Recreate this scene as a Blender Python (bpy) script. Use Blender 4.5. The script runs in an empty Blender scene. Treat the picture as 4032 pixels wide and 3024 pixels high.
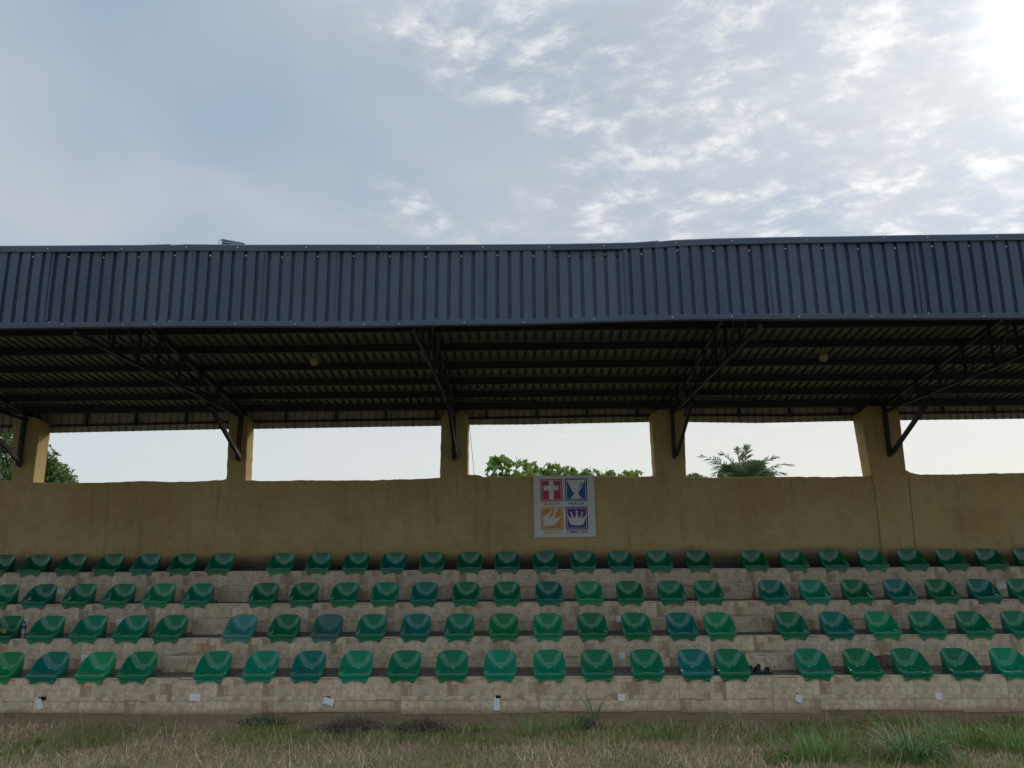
import bpy, math, random
import numpy as np
from mathutils import Vector, Matrix, noise
rnd = random.Random(7)
rng = np.random.default_rng(7)
S = bpy.context.scene
C = S.collection
PI = math.pi

# ------------------------------------------------------------------ camera
F = 3028.0                       # focal length in pixels of the 4032 px wide photo
EYE = 1.878
cam_d = bpy.data.cameras.new('camera')
cam_d.sensor_width = 36.0
cam_d.lens = F / 4032 * 36.0
cam_d.clip_start = 0.05
cam_d.clip_end = 3000
cam = bpy.data.objects.new('camera', cam_d)
C.objects.link(cam)
RM = (Matrix.Rotation(math.radians(0.85), 3, 'Z') @ Matrix.Rotation(PI/2 + math.radians(13.0), 3, 'X')
      @ Matrix.Rotation(math.radians(-0.35), 3, 'Z'))
cam.matrix_world = Matrix.Translation((0, 0, EYE)) @ RM.to_4x4()
S.camera = cam

def at(x, y, D):
    """point of the plane Y = D that was measured at photo pixel (x, y)"""
    d = RM @ Vector(((x-2016)/F, (1512-y)/F, -1))
    t = D / d.y
    return Vector((d.x*t, D, d.z*t + EYE))

# ------------------------------------------------------------------ world, sun, exposure
SUN_EL, SUN_AZ = math.radians(30.2), math.radians(38.6)      # azimuth clockwise from +Y
sun_dir = Vector((math.sin(SUN_AZ)*math.cos(SUN_EL), math.cos(SUN_AZ)*math.cos(SUN_EL), math.sin(SUN_EL)))
world = bpy.data.worlds.new('World')
S.world = world
world.use_nodes = True
wt = world.node_tree
wt.nodes.clear()

class G:
    """small node graph helper"""
    def __init__(s, tree): s.t = tree
    def n(s, kind, **kw):
        nd = s.t.nodes.new(kind)
        for k, v in kw.items():
            if k == 'inp':
                for kk, vv in v.items():
                    if isinstance(vv, bpy.types.NodeSocket): s.t.links.new(vv, nd.inputs[kk])
                    else: nd.inputs[kk].default_value = vv
            else: setattr(nd, k, v)
        return nd
    def m(s, op, a, b=0.0, c=0.0, clamp=False):
        nd = s.t.nodes.new('ShaderNodeMath'); nd.operation = op; nd.use_clamp = clamp
        for i, v in enumerate((a, b, c)):
            if isinstance(v, bpy.types.NodeSocket): s.t.links.new(v, nd.inputs[i])
            else: nd.inputs[i].default_value = v
        return nd.outputs[0]
    def v(s, op, a, b=None, scale=None):
        nd = s.t.nodes.new('ShaderNodeVectorMath'); nd.operation = op
        for i, v in enumerate((a, b)):
            if v is None: continue
            if isinstance(v, bpy.types.NodeSocket): s.t.links.new(v, nd.inputs[i])
            else: nd.inputs[i].default_value = v
        if scale is not None: nd.inputs['Scale'].default_value = scale
        return nd.outputs['Value'] if op in ('DOT_PRODUCT', 'LENGTH') else nd.outputs[0]
    def mix(s, f, a, b, mode='MIX'):
        nd = s.t.nodes.new('ShaderNodeMix'); nd.data_type = 'RGBA'; nd.blend_type = mode
        for i, v in ((0, f), (6, a), (7, b)):
            if isinstance(v, bpy.types.NodeSocket): s.t.links.new(v, nd.inputs[i])
            else: nd.inputs[i].default_value = (*v, 1) if isinstance(v, tuple) and len(v) == 3 else v
        return nd.outputs[2]
    def ramp(s, f, a, b, lo=0.0, hi=1.0, smooth=True):
        nd = s.t.nodes.new('ShaderNodeMapRange')
        nd.interpolation_type = 'SMOOTHSTEP' if smooth else 'LINEAR'
        s.t.links.new(f, nd.inputs[0])
        for i, v in enumerate((a, b, lo, hi)): nd.inputs[i+1].default_value = v
        return nd.outputs[0]
    def noise(s, vec, scale, detail=4, rough=0.5, dist=0.0, dim='3D'):
        nd = s.t.nodes.new('ShaderNodeTexNoise'); nd.noise_dimensions = dim
        if vec is not None: s.t.links.new(vec, nd.inputs['Vector'])
        nd.inputs['Scale'].default_value = scale; nd.inputs['Detail'].default_value = detail
        nd.inputs['Roughness'].default_value = rough; nd.inputs['Distortion'].default_value = dist
        return nd.outputs['Fac']

g = G(wt)
tc = g.n('ShaderNodeTexCoord').outputs['Generated']
dirv = g.v('NORMALIZE', tc)
sep = g.n('ShaderNodeSeparateXYZ', inp={0: dirv})
zc = g.m('MAXIMUM', sep.outputs[2], 0.0)
zz = g.m('ADD', zc, 0.12)
plane = g.n('ShaderNodeCombineXYZ', inp={0: g.m('DIVIDE', sep.outputs[0], zz), 1: g.m('DIVIDE', sep.outputs[1], zz), 2: 0.0}).outputs[0]
big = g.noise(plane, 0.75, 2, 0.5, 0.6)
big2 = g.noise(g.v('ADD', plane, (7.3, 2.1, 0)), 1.5, 3, 0.5, 0.5)
veil = g.mix(g.ramp(big, .36, .62), (0.278, 0.350, 0.440), (0.385, 0.425, 0.475))
veil = g.mix(g.m('MULTIPLY', g.ramp(big2, .42, .70), .45), veil, (0.470, 0.495, 0.525))
cosang = g.v('DOT_PRODUCT', dirv, tuple(sun_dir))
# thin high cloud broken into puffs and streaks, thicker towards the sun
stretch = g.n('ShaderNodeMapping', inp={'Vector': plane, 'Rotation': (0, 0, 0.9), 'Scale': (1.0, 1.25, 1)}).outputs[0]
warp = g.n('ShaderNodeTexNoise', inp={'Vector': stretch, 'Scale': 2.2, 'Detail': 3.0}).outputs['Color']
wv = g.v('ADD', stretch, g.v('SCALE', warp, scale=0.16))
puff = g.noise(wv, 10.0, 5, 0.62, 0.0)
puff_big = g.noise(g.v('ADD', plane, (2.0, 0.6, 0)), 1.25, 4, 0.55, 0.4)
mask = g.m('ADD', g.ramp(puff_big, .40, .60, -.55, .55), g.ramp(cosang, .62, .93, -.55, .95))
mask = g.ramp(mask, 0.0, .75)
pf = g.m('MULTIPLY', g.ramp(puff, .36, .66), mask)
clouds = g.mix(g.m('MULTIPLY', pf, .95), veil, g.mix(g.ramp(puff, .45, .75), (0.46, 0.495, 0.53), (0.70, 0.705, 0.70)))
# grey undersides of the thicker puffs
shade = g.noise(g.v('ADD', wv, (0.09, 0.05, 0)), 3.6, 4, 0.6, 0.3)
clouds = g.mix(g.m('MULTIPLY', g.m('MULTIPLY', g.ramp(shade, .52, .68), mask), .80), clouds, (0.37, 0.405, 0.445))
# milky band low over the horizon
hz = g.ramp(sep.outputs[2], .12, .36, 1.0, 0.0)
clouds = g.mix(g.m('MULTIPLY', hz, .93), clouds, g.mix(g.ramp(cosang, .3, .95), (0.505, 0.545, 0.57), (0.60, 0.60, 0.57)))
# the sun behind cloud
glow = g.m('POWER', g.m('MAXIMUM', cosang, 0.0), 1000.0)
glow2 = g.m('POWER', g.m('MAXIMUM', cosang, 0.0), 28.0)
gv = g.m('ADD', g.m('MULTIPLY', glow, g.ramp(shade, .38, .62, 5.5, .7)), g.m('MULTIPLY', glow2, 0.15))
clouds = g.mix(1.0, clouds, g.v('SCALE', g.n('ShaderNodeCombineXYZ', inp={0: 1.0, 1: .985, 2: .95}).outputs[0]), 'ADD')
addn = wt.nodes[-1]
sc_n = [l.from_node for l in wt.links if l.to_node == addn and l.to_socket == addn.inputs[7]][0]
wt.links.new(gv, sc_n.inputs['Scale'])
sky = g.n('ShaderNodeTexSky', sky_type='NISHITA', sun_disc=False)
sky.sun_elevation = SUN_EL
sky.sun_rotation = SUN_AZ
# overcast zenith brightening, raised above the view to light the shaded stand
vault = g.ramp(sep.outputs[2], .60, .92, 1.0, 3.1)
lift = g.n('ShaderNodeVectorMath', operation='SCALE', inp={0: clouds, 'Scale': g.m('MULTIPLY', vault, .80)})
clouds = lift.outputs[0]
bg1 = g.n('ShaderNodeBackground', inp={'Color': sky.outputs[0], 'Strength': 0.08})
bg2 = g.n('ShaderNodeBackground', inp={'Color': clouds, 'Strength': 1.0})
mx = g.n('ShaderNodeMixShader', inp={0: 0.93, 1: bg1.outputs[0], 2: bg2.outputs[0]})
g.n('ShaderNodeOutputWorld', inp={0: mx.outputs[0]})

sun_d = bpy.data.lights.new('sun', 'SUN')
sun_d.energy = 0.9
sun_d.angle = math.radians(14)
sun_d.color = (1.0, 0.90, 0.76)
sun = bpy.data.objects.new('sun', sun_d)
sun.rotation_euler = sun_dir.to_track_quat('Z', 'Y').to_euler()
C.objects.link(sun)
S.view_settings.view_transform = 'Standard'
S.view_settings.look = 'None'
S.view_settings.exposure = 0.70
S.view_settings.gamma = 1.0
S.view_settings.use_curve_mapping = False
S.cycles.max_bounces = 6
S.cycles.diffuse_bounces = 3
S.cycles.transmission_bounces = 4
S.cycles.caustics_reflective = False
S.cycles.caustics_refractive = False

# ------------------------------------------------------------------ object helpers
def obj(name, me, parent=None, loc=None, rot=None):
    o = bpy.data.objects.new(name, me)
    C.objects.link(o)
    if parent: o.parent = parent
    if loc is not None: o.location = loc
    if rot is not None: o.rotation_euler = rot
    return o
def tag(o, label=None, cat=None, group=None, kind=None):
    if label: o['label'] = label
    if cat: o['category'] = cat
    if group: o['group'] = group
    if kind: o['kind'] = kind
    return o
def copy_tree(o, parent=None):
    c = o.copy(); C.objects.link(c)
    if parent: c.parent = parent
    for ch in list(o.children): copy_tree(ch, c)
    return c

class MB:
    """collects shapes into one mesh"""
    def __init__(s): s.v = []; s.f = []
    def add(s, vs, fs):
        b = len(s.v); s.v += [tuple(v) for v in vs]; s.f += [tuple(b+i for i in f) for f in fs]; return s
    def box(s, x0, x1, y0, y1, z0, z1):
        return s.add([(x0,y0,z0),(x1,y0,z0),(x1,y1,z0),(x0,y1,z0),(x0,y0,z1),(x1,y0,z1),(x1,y1,z1),(x0,y1,z1)],
                     [(3,2,1,0),(4,5,6,7),(0,1,5,4),(1,2,6,5),(2,3,7,6),(3,0,4,7)])
    def bbox(s, x0, x1, y0, y1, z0, z1, b=0.003):
        """box with chamfered vertical and front edges"""
        vs = []; fs = []
        ring = lambda ins, z: [(x0+ins,y0+ins,z),(x1-ins,y0+ins,z),(x1-ins,y1-ins,z),(x0+ins,y1-ins,z)]
        for ins, z in ((b, z0), (0, z0+b), (0, z1-b), (b, z1)): vs += ring(ins, z)
        for k in range(3):
            for i in range(4):
                j = (i+1) % 4; fs.append((4*k+i, 4*k+j, 4*k+4+j, 4*k+4+i))
        fs += [(3,2,1,0), (12,13,14,15)]
        return s.add(vs, fs)
    def beam(s, a, b, w, h=None):
        h = h or w; a = Vector(a); b = Vector(b); d = (b-a).normalized()
        up = Vector((0,0,1)) if abs(d.z) < .95 else Vector((1,0,0))
        sx = d.cross(up).normalized(); sz = sx.cross(d).normalized()
        vs = []
        for p in (a, b):
            for i, j in ((-1,-1),(1,-1),(1,1),(-1,1)): vs.append(p + sx*(i*w/2) + sz*(j*h/2))
        return s.add(vs, [(3,2,1,0),(4,5,6,7),(0,1,5,4),(1,2,6,5),(2,3,7,6),(3,0,4,7)])
    def tube(s, pts, r, n=6, cap=True):
        pts = [Vector(p) for p in pts]; rs = r if isinstance(r, (list, tuple)) else [r]*len(pts)
        vs = []; fs = []
        for k, p in enumerate(pts):
            d = (pts[min(k+1, len(pts)-1)] - pts[max(k-1, 0)]).normalized()
            up = Vector((0,0,1)) if abs(d.z) < .9 else Vector((1,0,0))
            sx = d.cross(up).normalized(); sy = sx.cross(d).normalized()
            for i in range(n):
                t = 2*PI*i/n; vs.append(p + sx*(rs[k]*math.cos(t)) + sy*(rs[k]*math.sin(t)))
        for k in range(len(pts)-1):
            for i in range(n):
                j = (i+1) % n; fs.append((k*n+i, k*n+j, (k+1)*n+j, (k+1)*n+i))
        if cap: fs += [tuple(range(n))[::-1], tuple((len(pts)-1)*n+i for i in range(n))]
        return s.add(vs, fs)
    def lathe(s, prof, n=16, c=(0,0,0)):
        vs = []; fs = []
        for r, z in prof:
            for i in range(n):
                t = 2*PI*i/n; vs.append((c[0]+r*math.cos(t), c[1]+r*math.sin(t), c[2]+z))
        for k in range(len(prof)-1):
            for i in range(n):
                j = (i+1) % n; fs.append((k*n+i, k*n+j, (k+1)*n+j, (k+1)*n+i))
        fs += [tuple(range(n))[::-1], tuple((len(prof)-1)*n+i for i in range(n))]
        return s.add(vs, fs)
    def prism(s, poly, y0, y1):
        """polygon of (x, z) extruded from y0 (front) to y1"""
        n = len(poly); vs = [(x, y0, z) for x, z in poly] + [(x, y1, z) for x, z in poly]
        fs = [tuple(range(n)), tuple(range(2*n-1, n-1, -1))] + [(i, n+i, n+(i+1) % n, (i+1) % n) for i in range(n)]
        return s.add(vs, fs)
    def mesh(s, name, mat, smooth=False):
        me = bpy.data.meshes.new(name); me.from_pydata(s.v, [], s.f); me.validate(); me.update()
        if mat: me.materials.append(mat)
        if smooth: me.polygons.foreach_set('use_smooth', [True]*len(me.polygons))
        return me
    def build(s, name, mat, parent=None, smooth=False, **kw):
        return obj(name, s.mesh(name, mat, smooth), parent, **kw)

def fix_normals(me):
    import bmesh
    bm = bmesh.new(); bm.from_mesh(me); bmesh.ops.recalc_face_normals(bm, faces=bm.faces); bm.to_mesh(me); bm.free()

# ------------------------------------------------------------------ materials
def material(name, build=None, color=(.5,.5,.5), rough=.6, metal=0.0, spec=.5):
    m = bpy.data.materials.new(name); m.use_nodes = True
    t = m.node_tree; t.nodes.clear(); g = G(t)
    b = g.n('ShaderNodeBsdfPrincipled', inp={'Base Color': (*color, 1), 'Roughness': rough, 'Metallic': metal, 'Specular IOR Level': spec})
    out = g.n('ShaderNodeOutputMaterial', inp={0: b.outputs[0]})
    if build: build(g, b, out)
    return m
def link(g, a, b, key): g.t.links.new(a, b.inputs[key])
def bump(g, b, h, strength=.4, dist=.01):
    n = g.n('ShaderNodeBump', inp={'Height': h, 'Strength': strength, 'Distance': dist})
    link(g, n.outputs[0], b, 'Normal')
def co(g, kind='Object'): return g.n('ShaderNodeTexCoord').outputs[kind]

def plaster_nodes(g, b, out):
    p = g.n('ShaderNodeNewGeometry').outputs['Position']
    n1 = g.noise(p, .9, 5, .6); n2 = g.noise(p, 9, 6, .65)
    c = g.mix(g.ramp(n1, .35, .65), (.490, .360, .165), (.570, .435, .215))
    c = g.mix(g.m('MULTIPLY', g.ramp(n2, .45, .75), .35), c, (.25, .19, .11))
    z = g.n('ShaderNodeSeparateXYZ', inp={0: p}).outputs[2]
    # splashed dirt along the foot of the wall, and rain streaks from its top
    foot = g.m('ADD', z, g.m('MULTIPLY', n1, -.5))
    c = g.mix(g.ramp(foot, 1.60, 1.86, .8, 0.0), c, (.075, .063, .050))
    mp = g.n('ShaderNodeMapping', inp={'Vector': p, 'Scale': (3.2, 1, .25)}).outputs[0]
    st = g.noise(mp, 2.2, 5, .6)
    c = g.mix(g.m('MULTIPLY', g.ramp(st, .52, .78), .4), c, (.20, .165, .11))
    link(g, c, b, 'Base Color')
    grit = g.noise(p, 75, 3, .7); tro = g.noise(g.n('ShaderNodeMapping', inp={'Vector': p, 'Scale': (1, 1, .55)}).outputs[0], 28, 4, .6, .8)
    bump(g, b, g.m('ADD', g.m('MULTIPLY', tro, 1.0), g.m('MULTIPLY', grit, .5)), .75, .012)
M = {}
M['plaster'] = material('ochre_plaster', plaster_nodes, rough=.92, spec=.2)

def tile_nodes(g, b, out):
    # stone and wood patchwork print, the same print turned or shifted from tile to tile
    rand = g.n('ShaderNodeObjectInfo').outputs['Random']
    o = co(g)
    three = g.m('FLOOR', g.m('MULTIPLY', rand, 4.0))
    flip = g.m('SUBTRACT', 1.0, g.m('MULTIPLY', g.m('MODULO', three, 2.0), 2.0))
    sx = g.n('ShaderNodeSeparateXYZ', inp={0: o})
    off = g.m('MULTIPLY', g.m('GREATER_THAN', three, 1.5), .32)
    uv = g.n('ShaderNodeCombineXYZ', inp={0: g.m('ADD', g.m('MULTIPLY', sx.outputs[0], flip), off), 1: g.m('MULTIPLY', sx.outputs[2], flip), 2: 0.0}).outputs[0]
    uv = g.v('ADD', uv, (3.1, 5.05, 0))
    def bricks(w, h, off, seed):
        nd = g.n('ShaderNodeTexBrick', offset=off, offset_frequency=2, squash=1.35, squash_frequency=3,
                 inp={'Vector': g.v('ADD', uv, seed), 'Color1': (0,0,0,1), 'Color2': (1,1,1,1), 'Mortar': (.5,.5,.5,1), 'Scale': 1.0,
                      'Mortar Size': 0.0, 'Brick Width': w, 'Row Height': h, 'Bias': 0.0})
        return nd.outputs['Color']
    v1 = bricks(.150, .138, .43, (0, 0, 0))
    v2 = bricks(.083, .10, .61, (.05, .03, 0))
    bw = g.n('ShaderNodeSeparateColor', inp={0: v1}).outputs[0]; bw2 = g.n('ShaderNodeSeparateColor', inp={0: v2}).outputs[0]
    cell = g.m('ADD', g.m('MULTIPLY', bw, .6), g.m('MULTIPLY', bw2, .4))
    rp = g.n('ShaderNodeValToRGB', inp={0: cell})
    el = rp.color_ramp.elements
    el[0].position = .0; el[0].color = (.78, .66, .49, 1); el[1].position = 1.0; el[1].color = (.44, .28, .14, 1)
    for pos, col in ((.28, (.69, .55, .39)), (.45, (.50, .43, .34)), (.62, (.66, .53, .37)), (.80, (.37, .28, .18))):
        e = el.new(pos); e.color = (*col, 1)
    c = rp.outputs[0]
    cl = g.noise(g.v('ADD', uv, g.v('SCALE', v1, scale=2.0)), 6.5, 5, .65, 1.4)
    c = g.mix(g.ramp(cl, .52, .70, 0, .75), c, (.24, .175, .115))
    c = g.mix(g.ramp(cl, .26, .40, .5, 0), c, (.80, .73, .62))
    kn = g.n('ShaderNodeTexVoronoi', inp={'Vector': g.n('ShaderNodeMapping', inp={'Vector': uv, 'Scale': (1.9, 1, 1)}).outputs[0], 'Scale': 3.1, 'Randomness': 1.0}).outputs['Distance']
    c = g.mix(g.ramp(g.m('ADD', kn, g.m('MULTIPLY', cl, .12)), .10, .19, .75, 0), c, (.085, .062, .045))
    ring = g.n('ShaderNodeTexWave', wave_type='RINGS', inp={'Vector': uv, 'Scale': 4.5, 'Distortion': 9.0, 'Detail': 3.0, 'Detail Scale': 1.4}).outputs['Fac']
    c = g.mix(g.m('MULTIPLY', ring, .16), c, (.25, .18, .12))
    gr = g.noise(g.n('ShaderNodeMapping', inp={'Vector': uv, 'Scale': (1, 4, 1)}).outputs[0], 14, 3, .6)
    c = g.mix(g.m('MULTIPLY', gr, .08), c, (.25, .2, .15))
    c = g.n('ShaderNodeGamma', inp={'Color': c, 'Gamma': 1.0}).outputs[0]
    # ground dust over the whole stand
    pos = g.n('ShaderNodeNewGeometry').outputs['Position']
    du = g.noise(pos, 2.3, 5, .65)
    c = g.mix(g.ramp(du, .42, .70, .0, .25), c, (.52, .43, .31))
    wz = g.n('ShaderNodeSeparateXYZ', inp={0: pos}).outputs[2]
    c = g.mix(g.ramp(g.m('ADD', wz, g.m('MULTIPLY', du, -.14)), -.08, -.01, .7, 0), c, (.30, .21, .13))
    link(g, c, b, 'Base Color')
    link(g, g.ramp(du, .3, .7, .32, .6), b, 'Roughness')
    bump(g, b, g.m('ADD', gr, g.m('MULTIPLY', cell, 1.2)), .12, .003)
M['tile'] = material('stone_print_tile', tile_nodes, rough=.4, spec=.4)

def tread_nodes(g, b, out):
    p = g.n('ShaderNodeNewGeometry').outputs['Position']
    n = g.noise(p, 3.1, 6, .65); n2 = g.noise(p, 30, 4, .7)
    c = g.mix(n, (.12, .10, .088), (.22, .185, .155))
    c = g.mix(g.ramp(n2, .5, .8, 0, .5), c, (.27, .23, .19))
    link(g, c, b, 'Base Color'); bump(g, b, n2, .2, .003)
M['tread'] = material('dusty_dark_floor_tile', tread_nodes, rough=.7)
def cement_nodes(lo, hi, bs=.4):
    def f(g, b, out):
        p = g.n('ShaderNodeNewGeometry').outputs['Position']
        n = g.noise(p, 6, 7, .7); n2 = g.noise(p, 60, 4, .7)
        link(g, g.mix(g.ramp(n, .3, .7), lo, hi), b, 'Base Color'); bump(g, b, n2, bs, .004)
    return f
M['cement'] = material('cement', cement_nodes((.30,.26,.20), (.45,.40,.32)), rough=.9)
M['grout_edge'] = material('pale_edge_mortar', cement_nodes((.45,.40,.32), (.75,.69,.58)), rough=.8)
M['skirt'] = material('dark_grey_skirting', cement_nodes((.045,.043,.045), (.085,.08,.078)), rough=.6)
M['mortar'] = material('white_mortar', cement_nodes((.42,.39,.34), (.66,.63,.57), .8), rough=.9)

def navy_nodes(g, b, out):
    p = g.n('ShaderNodeNewGeometry').outputs['Position']
    r = g.n('ShaderNodeObjectInfo').outputs['Random']
    n = g.noise(p, 1.3, 4, .6)
    c = g.mix(n, (.028, .046, .088), (.042, .065, .116))
    c = g.mix(g.m('MULTIPLY', r, .55), c, (.070, .095, .145))
    st = g.noise(g.n('ShaderNodeMapping', inp={'Vector': p, 'Scale': (26, 1, .7)}).outputs[0], 1.6, 5, .7)
    c = g.mix(g.ramp(st, .58, .80, 0, .55), c, (.022, .030, .047))
    c = g.mix(g.ramp(st, .20, .34, .35, 0), c, (.13, .155, .19))
    link(g, c, b, 'Base Color')
    link(g, g.ramp(g.noise(p, 4, 4, .6), .3, .7, .42, .60), b, 'Roughness')
    bump(g, b, g.noise(p, 2.2, 3, .5), .35, .02)
M['navy'] = material('navy_coated_sheet', navy_nodes, rough=.45)
def galv_nodes(g, b, out):
    p = g.n('ShaderNodeNewGeometry').outputs['Position']
    n = g.noise(p, 5, 5, .7)
    link(g, g.mix(n, (.12, .15, .13), (.22, .26, .19)), b, 'Base Color')
M['galv'] = material('bare_sheet_underside', galv_nodes, rough=.5, metal=.35)
M['steel'] = material('hazed_primed_steel', cement_nodes((.014,.016,.030), (.030,.028,.042), .15), rough=.55)  # dark primer with the blue of the flare haze mixed into its colour
M['rear_sheet'] = material('weathered_rear_sheet', cement_nodes((.34,.33,.30), (.55,.52,.46), .1), rough=.5, metal=.2)
M['screw'] = material('galvanised_screw', color=(.60,.62,.64), rough=.4, metal=.5)
M['bolt'] = material('zinc_bolt', color=(.30,.36,.34), rough=.45, metal=.6)
M['black'] = material('black_rubber', color=(.010,.010,.014), rough=.6)
M['black_box'] = material('empty_black_box', color=(.006,.005,.005), rough=.9)
M['white_plastic'] = material('white_switch_plastic', color=(.74,.76,.78), rough=.4)
M['hole'] = material('socket_pin_grey', color=(.16,.17,.18), rough=.6)
def bulb_nodes(g, b, out):
    b.inputs['Subsurface Weight'].default_value = .3
    b.inputs['Base Color'].default_value = (.40, .36, .27, 1)
M['bulb'] = material('dusty_unlit_globe', bulb_nodes, rough=.35)

def plastic(name, col, dull=0.0):
    def f(g, b, out):
        o = co(g); r = g.n('ShaderNodeObjectInfo').outputs['Random']
        so = g.n('ShaderNodeSeparateXYZ', inp={0: o})
        hsv = g.n('ShaderNodeHueSaturation', inp={'Hue': g.ramp(r, 0, 1, .488, .515, False), 'Value': g.ramp(r, 0, 1, .86, 1.12, False), 'Color': (*col, 1)})
        c = hsv.outputs[0]
        wn = g.noise(g.v('ADD', o, g.n('ShaderNodeCombineXYZ', inp={0: g.m('MULTIPLY', r, 40), 1: 0.0, 2: 0.0}).outputs[0]), 7, 4, .6)
        c = g.mix(g.ramp(wn, .45, .75, 0, .35), c, tuple(x*.55+.012 for x in col))
        # dust settled on the flat of the seat
        up = g.n('ShaderNodeSeparateXYZ', inp={0: g.n('ShaderNodeNewGeometry').outputs['Normal']}).outputs[2]
        fine = g.noise(o, 60, 5, .75)
        dm = g.m('MULTIPLY', g.ramp(up, .75, 1.0), g.ramp(g.m('ADD', wn, g.m('MULTIPLY', r, .25)), .50, .78))
        dm = g.m('MULTIPLY', dm, g.ramp(fine, .35, .65, .3, .85))
        c = g.mix(dm, c, (.17, .16, .12))
        link(g, c, b, 'Base Color')
        link(g, g.m('ADD', g.ramp(wn, .3, .7, .09+dull, .20+dull), g.m('MULTIPLY', dm, .4)), b, 'Roughness')
        bump(g, b, g.noise(o, 16, 3, .5), .06, .004)
    return material(name, f, rough=.25, spec=.55)
SEAT = {
 'g': ('green',            plastic('green_seat_plastic', (.003, .200, .096))),
 'b': ('bright green',     plastic('bright_green_seat_plastic', (.006, .262, .098))),
 'k': ('dark green',       plastic('dark_green_seat_plastic', (.002, .165, .082))),
 'e': ('emerald green',    plastic('emerald_seat_plastic', (.002, .235, .130))),
 'l': ('light emerald',    plastic('light_emerald_seat_plastic', (.004, .262, .138))),
 't': ('blue-teal',        plastic('teal_seat_plastic', (.002, .168, .128))),
 'f': ('faded turquoise',  plastic('faded_turquoise_seat_plastic', (.040, .270, .240), .12)),
 'd': ('dull grey-teal',   plastic('dull_seat_plastic', (.035, .150, .130), .3)),
}

# ------------------------------------------------------------------ the ground
X0, X1 = -14.0, 13.5            # extent of the stand
TD = [10.6, 11.5, 12.4, 13.3]   # front of each tier
TZ = [.420, .835, 1.266, 1.745] # top of each tier
WALL = 13.95

def dirt_nodes(g, b, out):
    p = g.n('ShaderNodeNewGeometry').outputs['Position']
    n = g.noise(p, 1.1, 6, .65); n2 = g.noise(p, 14, 6, .7); n3 = g.noise(p, 90, 4, .7)
    c = g.mix(g.ramp(n2, .3, .7), (.15, .11, .072), (.32, .24, .165))
    c = g.mix(g.ramp(n3, .5, .75, 0, .6), c, (.36, .285, .20))
    c = g.mix(g.ramp(n, .5, .62, 0, .55), c, (.10, .10, .05))
    y = g.n('ShaderNodeSeparateXYZ', inp={0: p}).outputs[1]
    c = g.mix(g.ramp(y, 9.9, 10.2, .5, 0), c, (.25, .20, .12))
    c = g.mix(g.m('MULTIPLY', g.ramp(y, 9.7, 10.1), .5), c, (.42, .30, .20))
    link(g, c, b, 'Base Color'); bump(g, b, g.m('ADD', n2, g.m('MULTIPLY', n3, .4)), .8, .03)
M['dirt'] = material('dry_soil', dirt_nodes, rough=.95, spec=.1)

def ground_z(x, y):
    z = .030*noise.noise(Vector((x*.8, y*.8, 1.3))) + .016*noise.noise(Vector((x*3.1, y*3.1, 4))) + .006*noise.noise(Vector((x*11, y*11, 9)))
    z += -.035 + .03*max(0, min(1, (y-9.5)/.9))*noise.noise(Vector((x*1.2, 5, 2)))
    if x < -6: z += 0
    return z
gnx, gny = 340, 160
gx = np.linspace(-16, 16, gnx); gy = np.linspace(2.0, 10.62, gny)
vs = []; fs = []
for j in range(gny):
    for i in range(gnx):
        e = min(1, (gx[i]+16)/1.0, (16-gx[i])/1.0, (gy[j]-2)/1.5)
        vs.append((gx[i], gy[j], ground_z(gx[i], gy[j])*e - .14*(1-e)))
for j in range(gny-1):
    for i in range(gnx-1):
        a = j*gnx+i; fs.append((a, a+1, a+gnx+1, a+gnx))
MBg = MB(); MBg.v = vs; MBg.f = fs
tag(MBg.build('ground', M['dirt'], smooth=True), kind='structure')
def field_nodes(g, b, out):
    p = g.n('ShaderNodeNewGeometry').outputs['Position']
    n = g.noise(p, .25, 6, .65); n2 = g.noise(p, 9, 5, .7)
    c = g.mix(g.ramp(n, .4, .6), (.075, .085, .035), (.17, .14, .08))
    c = g.mix(n2, c, (.11, .10, .055)); link(g, c, b, 'Base Color'); bump(g, b, n2, .6, .05)
M['field'] = material('rough_field', field_nodes, rough=.95, spec=.1)
q = MB().add([(-900,-900,-.13),(900,-900,-.13),(900,900,-.13),(-900,900,-.13)], [(0,1,2,3)])
tag(q.build('field', M['field']), kind='structure')

# ------------------------------------------------------------------ the stand
stand = obj('grandstand', None, loc=(0, TD[0], 0))
tag(stand, 'small covered grandstand with tiled tiers, ochre rear wall and navy sheet metal canopy', 'grandstand')
def sp(o):                       # keep world coordinates under the stand's empty
    o.parent = stand; o.matrix_parent_inverse = Matrix.Translation((0, -TD[0], 0)); return o

tile_meshes = {}
def tile_mesh(w, h):
    k = (round(w, 3), round(h, 3))
    if k not in tile_meshes:
        m = MB(); b = .0025; x = w/2; z = h/2; t = .012
        m.add([(-x+b,0,-z+b),(x-b,0,-z+b),(x-b,0,z-b),(-x+b,0,z-b), (-x,b,-z),(x,b,-z),(x,b,z),(-x,b,z), (-x,t,-z),(x,t,-z),(x,t,z),(-x,t,z)],
              [(0,1,2,3),(0,4,5,1),(1,5,6,2),(2,6,7,3),(3,7,4,0),(4,8,9,5),(5,9,10,6),(6,10,11,7),(7,11,8,4)])
        me = m.mesh('tile', M['tile']); fix_normals(me); tile_meshes[k] = me
    return tile_meshes[k]

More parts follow.
